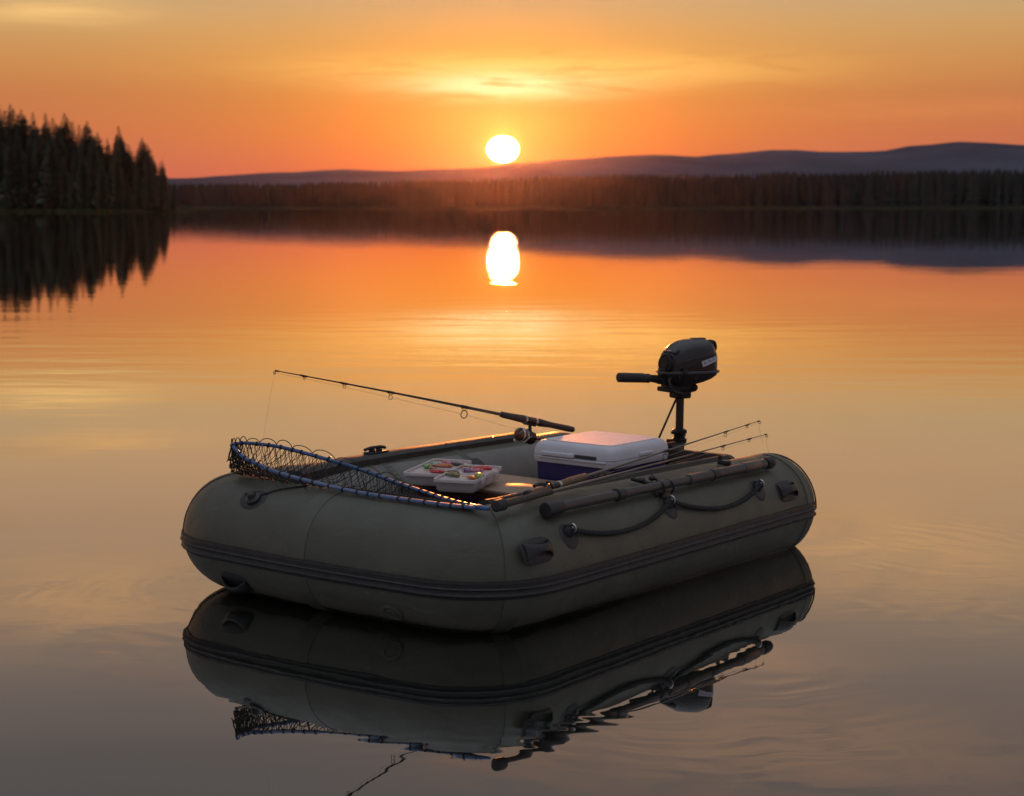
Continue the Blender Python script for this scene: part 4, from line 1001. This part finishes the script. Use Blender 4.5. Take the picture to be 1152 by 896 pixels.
# ------------------------------------------------------------------ landing net across the bow
def landing_net():
    N = [(.03, 1.158, .498), (.02, 1.107, .474), (.012, 1.052, .462), (.015, .927, .436), (.028, .742, .415), (.03, .575, .405), (.035, .381, .403), (.04, .235, .403), (.058, .135, .404)]
    Fp = [(.075, 1.200, .504), (.135, 1.205, .501), (.20, 1.125, .490), (.250, 1.011, .466), (.288, .824, .431), (.245, .624, .411), (.188, .449, .403), (.110, .270, .403), (.075, .150, .404)]
    base = Vector((.12, .62, .40)); M = at(*base)
    t = thing('landing_net', 'landing net with a blue hoop lying across the bow', 'landing net', M)
    near = [Vector(p) - base for p in N]; farp = [Vector(p) - base for p in Fp]
    tip = Vector((.045, 1.190, .504)) - base
    nearc = catmull(list(reversed(near)) + [tip], 8); farc = catmull([tip] + farp, 8)     # yoke > tip, tip > yoke
    loop = nearc + farc[1:]; seg = len(loop)
    mb = MB(); mb.tube(loop, [.0054 + .0012 * min(1, abs(i - seg / 2) / 30) for i in range(seg)], 10)
    for i in range(seg - 1):
        if i < 44:
            for j in range(10): mb.m[i * 10 + j] = 1
    hoop = mb.build('hoop', ['hoop_blue', 'hoop_light'], t)
    d = 0.0; lim = .03; rl = random.Random(5)
    for i in range(1, seg - 1):
        d += (loop[i] - loop[i - 1]).length
        if d > lim:
            d = 0; lim = rl.uniform(.026, .052); td = (loop[i + 1] - loop[i - 1]).normalized()
            mb = MB(); mb.tube([loop[i] - td * .0032, loop[i] + td * .0032], .0086, 8); mb.build('lashing', 'net_cord', hoop)
    far2 = list(reversed(farc))                                                            # yoke > tip
    def on(c, f):
        q = max(0, min(.99999, f)) * (len(c) - 1); i = int(q); return c[i].lerp(c[i + 1], q - i)
    def clear(p):                       # the bag lies on the tubes, never in them
        X, Y, Z = p + base; rr = TR + .008
        if Y < fy(.2) - .05:
            dx = X - bowx(Y)
            if abs(dx) < rr: Z = max(Z, ZC + math.sqrt(rr * rr - dx * dx))
        dy = Y - fy(max(0, X))
        if X > .1 and abs(dy) < rr: Z = max(Z, ZC + math.sqrt(rr * rr - dy * dy))
        if X <= .22 and Y > fy(.2) - .2:
            c = Vector((BX + CR, fy(.2) - CR)); q = (Vector((X, Y)) - c).length - CR
            if abs(q) < rr: Z = max(Z, ZC + math.sqrt(rr * rr - q * q))
        return Vector((X, Y, max(Z, .09))) - base
    r = random.Random(3)
    def layer(U, V, s0, s1, jit, rad, u0=0.02, u1=1.0, vmax=1.0):
        J = {}
        for i in range(U + 1):
            for j in range(V + 1):
                u = u0 + (u1 - u0) * (i + (.5 if j % 2 else 0)) / U; v = vmax * j / V
                a, b = on(nearc, u), on(far2, u)
                p = a.lerp(b, v)
                sag = (s0 + (s1 - s0) * u) * max(0, math.sin(math.pi * v)) ** .7
                if u > .86: p += Vector((-.004, .014, 0)) * math.sin(math.pi * v) * (u - .86) / .14
                p.z -= sag
                if 0 < j < V: p += Vector((r.uniform(-1, 1), r.uniform(-1, 1), r.uniform(-1, 1))) * jit * (1 - .6 * u)
                J[i, j] = clear(p) if 0 < j < V else p
        mb = MB()
        for i in range(U + 1):
            for j in range(V):
                for di in ((0, 1) if j % 2 else (0, -1)):
                    if 0 <= i + di <= U:
                        a, b = J[i, j], J[i + di, j + 1]
                        if (a - b).length < .2: mb.tube([a, (a + b) / 2 + Vector((0, 0, -.10 * (a - b).length)), b], rad, 4, cap=False)
        return mb
    layer(21, 6, .045, .055, .008, .0014).build('netting', 'net_cord', t, auto=0)
    layer(50, 14, .055, .080, .006, .0011, .02, .955).build('inner_netting', 'net_cord', t, auto=0)
    layer(42, 12, .095, .090, .009, .0011, .05, .93).build('slack_netting', 'net_cord', t, auto=0)
    # rounded loops of cord standing over the far rim and the tip
    mb = MB(); f = .0
    while f < .62:
        w = r.uniform(.050, .066); a, b = on(farc, f), on(farc, f + w); up = Vector((0, 0, r.uniform(.018, .030)))
        mb.tube([a.lerp(b, (1 - math.cos(math.pi * k / 10)) / 2) + up * math.sin(math.pi * k / 10) for k in range(11)], .0016, 5); f += w * .97
    mb.build('rim_loops', 'net_cord', t)
    mb = MB(); mb.tube([Vector((.064, .150, .404)) - base, Vector((.068, .125, .404)) - base, Vector((.075, .095, .402)) - base], [.008, .009, .006], 10); mb.build('yoke', 'hoop_blue', t)
landing_net()

# ------------------------------------------------------------------ tackle boxes and lures
def tackle_box(loc, rz, label, L=.375, W=.155):
    M = at(*loc) @ Matrix.Rotation(R(rz), 4, 'Z')
    t = thing('tackle_box', label, 'tackle box', M)
    H = .046
    def sec(w, l, r, z): return [(p[0], p[1], z) for p in rrect(l, w, r, 5)]
    # two tubs under one lip
    for s in (-1, 1):
        mb = MB(); q = Matrix.Translation((s * L * .235, 0, 0)); l = L * .45
        mb.rings([sec(W * .84, l * .92, .012, 0), sec(W * .9, l * .97, .014, .006), sec(W * .95, l, .016, H - .010), sec(W * .93, l * .98, .015, H - .010), sec(W * .86, l * .92, .012, .008)], M=q)
        mb.build('tub', 'clear_plastic', t)
    mb = MB()
    mb.rings([sec(W * .93, L * .965, .016, H - .010), sec(W, L, .018, H - .010), sec(W, L, .018, H), sec(W * .985, L * .99, .017, H + .002), sec(W * .93, L * .965, .015, H), sec(W * .93, L * .965, .015, H - .010)], cap0=False, cap1=False)
    mb.build('rim', 'clear_plastic', t)
    mb = MB()
    for x in (-.30, -.02, .02, .28): mb.box((x * L, 0, .026), (.003, W * .88, .030))
    mb.box((0, .0, .024), (L * .9, .003, .026)); mb.build('divider', 'clear_plastic', t)
    mb = MB(); mb.box((-.01 * L, 0, H - .008), (L * .93, W * .88, .003)); mb.build('tray_insert', 'clear_plastic', t)
    for s in (-1, 1):
        mb = MB(); mb.box((s * L * .25, -W * .5 - .003, H - .012), (.04, .007, .018), bev=.002); mb.build('latch', 'clear_plastic', t)
    return M
def lure(M, loc, rz, m, label, L=.07, tail=None, s=1.0):
    T = M @ Matrix.Translation(loc) @ Matrix.Rotation(R(rz), 4, 'Z')
    t = thing('fishing_lure', label, 'lure', T, 'lures lying in the open tackle boxes')
    mb = MB(); rs = []
    for i in range(15):
        f = i / 14; w = .0135 * s * (math.sin(math.pi * min(1, .06 + f * .94)) ** .7) * (1 - .45 * f) + .0008
        rs.append([(-L / 2 + L * f, w * math.cos(a), w * .62 * math.sin(a)) for a in (2 * math.pi * j / 12 for j in range(12))])
    mb.rings(rs); mb.build('lure_body', m, t)
    mb = MB(); mb.prism([(L * .46, 0), (L * .66, .012 * s), (L * .60, 0), (L * .66, -.012 * s)], .002); mb.build('tail', tail or m, t)
    for sx in (-.1, .28):
        mb = MB(); mb.tube(catmull([(L * sx, 0, -.010 * s), (L * sx, .004, -.016 * s), (L * sx + .006, .012, -.013 * s), (L * sx + .012, .013, -.006)], 4), .0008, 5); mb.build('hook', 'steel', t)
    for s2 in (1, -1):
        mb = MB(); mb.ball((-L * .33, s2 * .0105 * s, .004), (.0022, .0022, .0022), 8, 6); mb.build('eye', 'lure_black', t)
ZB = .3275
A = tackle_box((.815, .905, ZB), 22, 'clear tackle box of lures lying nearer the far tube')
B_ = tackle_box((.770, .728, ZB), 22, 'clear tackle box of lures on the near half of the bench')
zl = .0455
lure(A, (-.115, -.030, zl), 80, 'lure_red', 'plain red lure at the bow end of the far tackle box', .06, s=1.25)
lure(A, (-.050, .010, zl), 30, 'lure_brown', 'mottled brown lure in the middle of the far tackle box', .085)
lure(A, (.030, -.010, zl), 100, 'lure_orange', 'orange lure in the middle of the far tackle box', .07, 'lure_red', s=1.3)
lure(A, (.070, .035, zl), 20, 'lure_mint', 'mint green lure in the far tackle box beside the orange one', .085, 'lure_green', s=1.2)
lure(A, (.115, .005, zl), 40, 'lure_pink', 'pink lure at the stern end of the far tackle box', .08, 'lure_red', s=1.2)
lure(A, (.085, -.045, zl), 60, 'lure_black', 'black lure at the near edge of the far tackle box', .07)
lure(A, (.005, .045, zl), 10, 'lure_green', 'dark green lure along the back of the far tackle box', .07)
lure(B_, (-.055, .045, zl), 50, 'lure_olive', 'olive spotted lure in the near tackle box', .085, 'lure_black', s=1.4)
lure(B_, (-.010, .060, zl), 70, 'lure_black', 'black lure beside the olive one in the near tackle box', .06, s=1.2)
lure(B_, (-.105, -.040, zl), 60, 'lure_orange', 'small orange lure at the bow end of the near tackle box', .05, s=1.0)
lure(B_, (-.040, -.050, zl), 20, 'lure_lime', 'lime green lure along the near edge of the near tackle box', .095, 'lure_green', s=1.35)
lure(B_, (.075, .030, zl), 30, 'lure_purple', 'purple lure at the stern half of the near tackle box', .08, 'lure_pink', s=1.3)
lure(B_, (.060, -.005, zl), 110, 'lure_pink', 'pale pink lure beside the purple one in the near tackle box', .065, s=1.1)
lure(B_, (.125, -.015, zl), 95, 'lure_red', 'bright red lure at the stern end of the near tackle box', .075, s=1.5)
lure(B_, (.130, .050, zl), 40, 'lure_black', 'dark lure in the far stern corner of the near tackle box', .07)
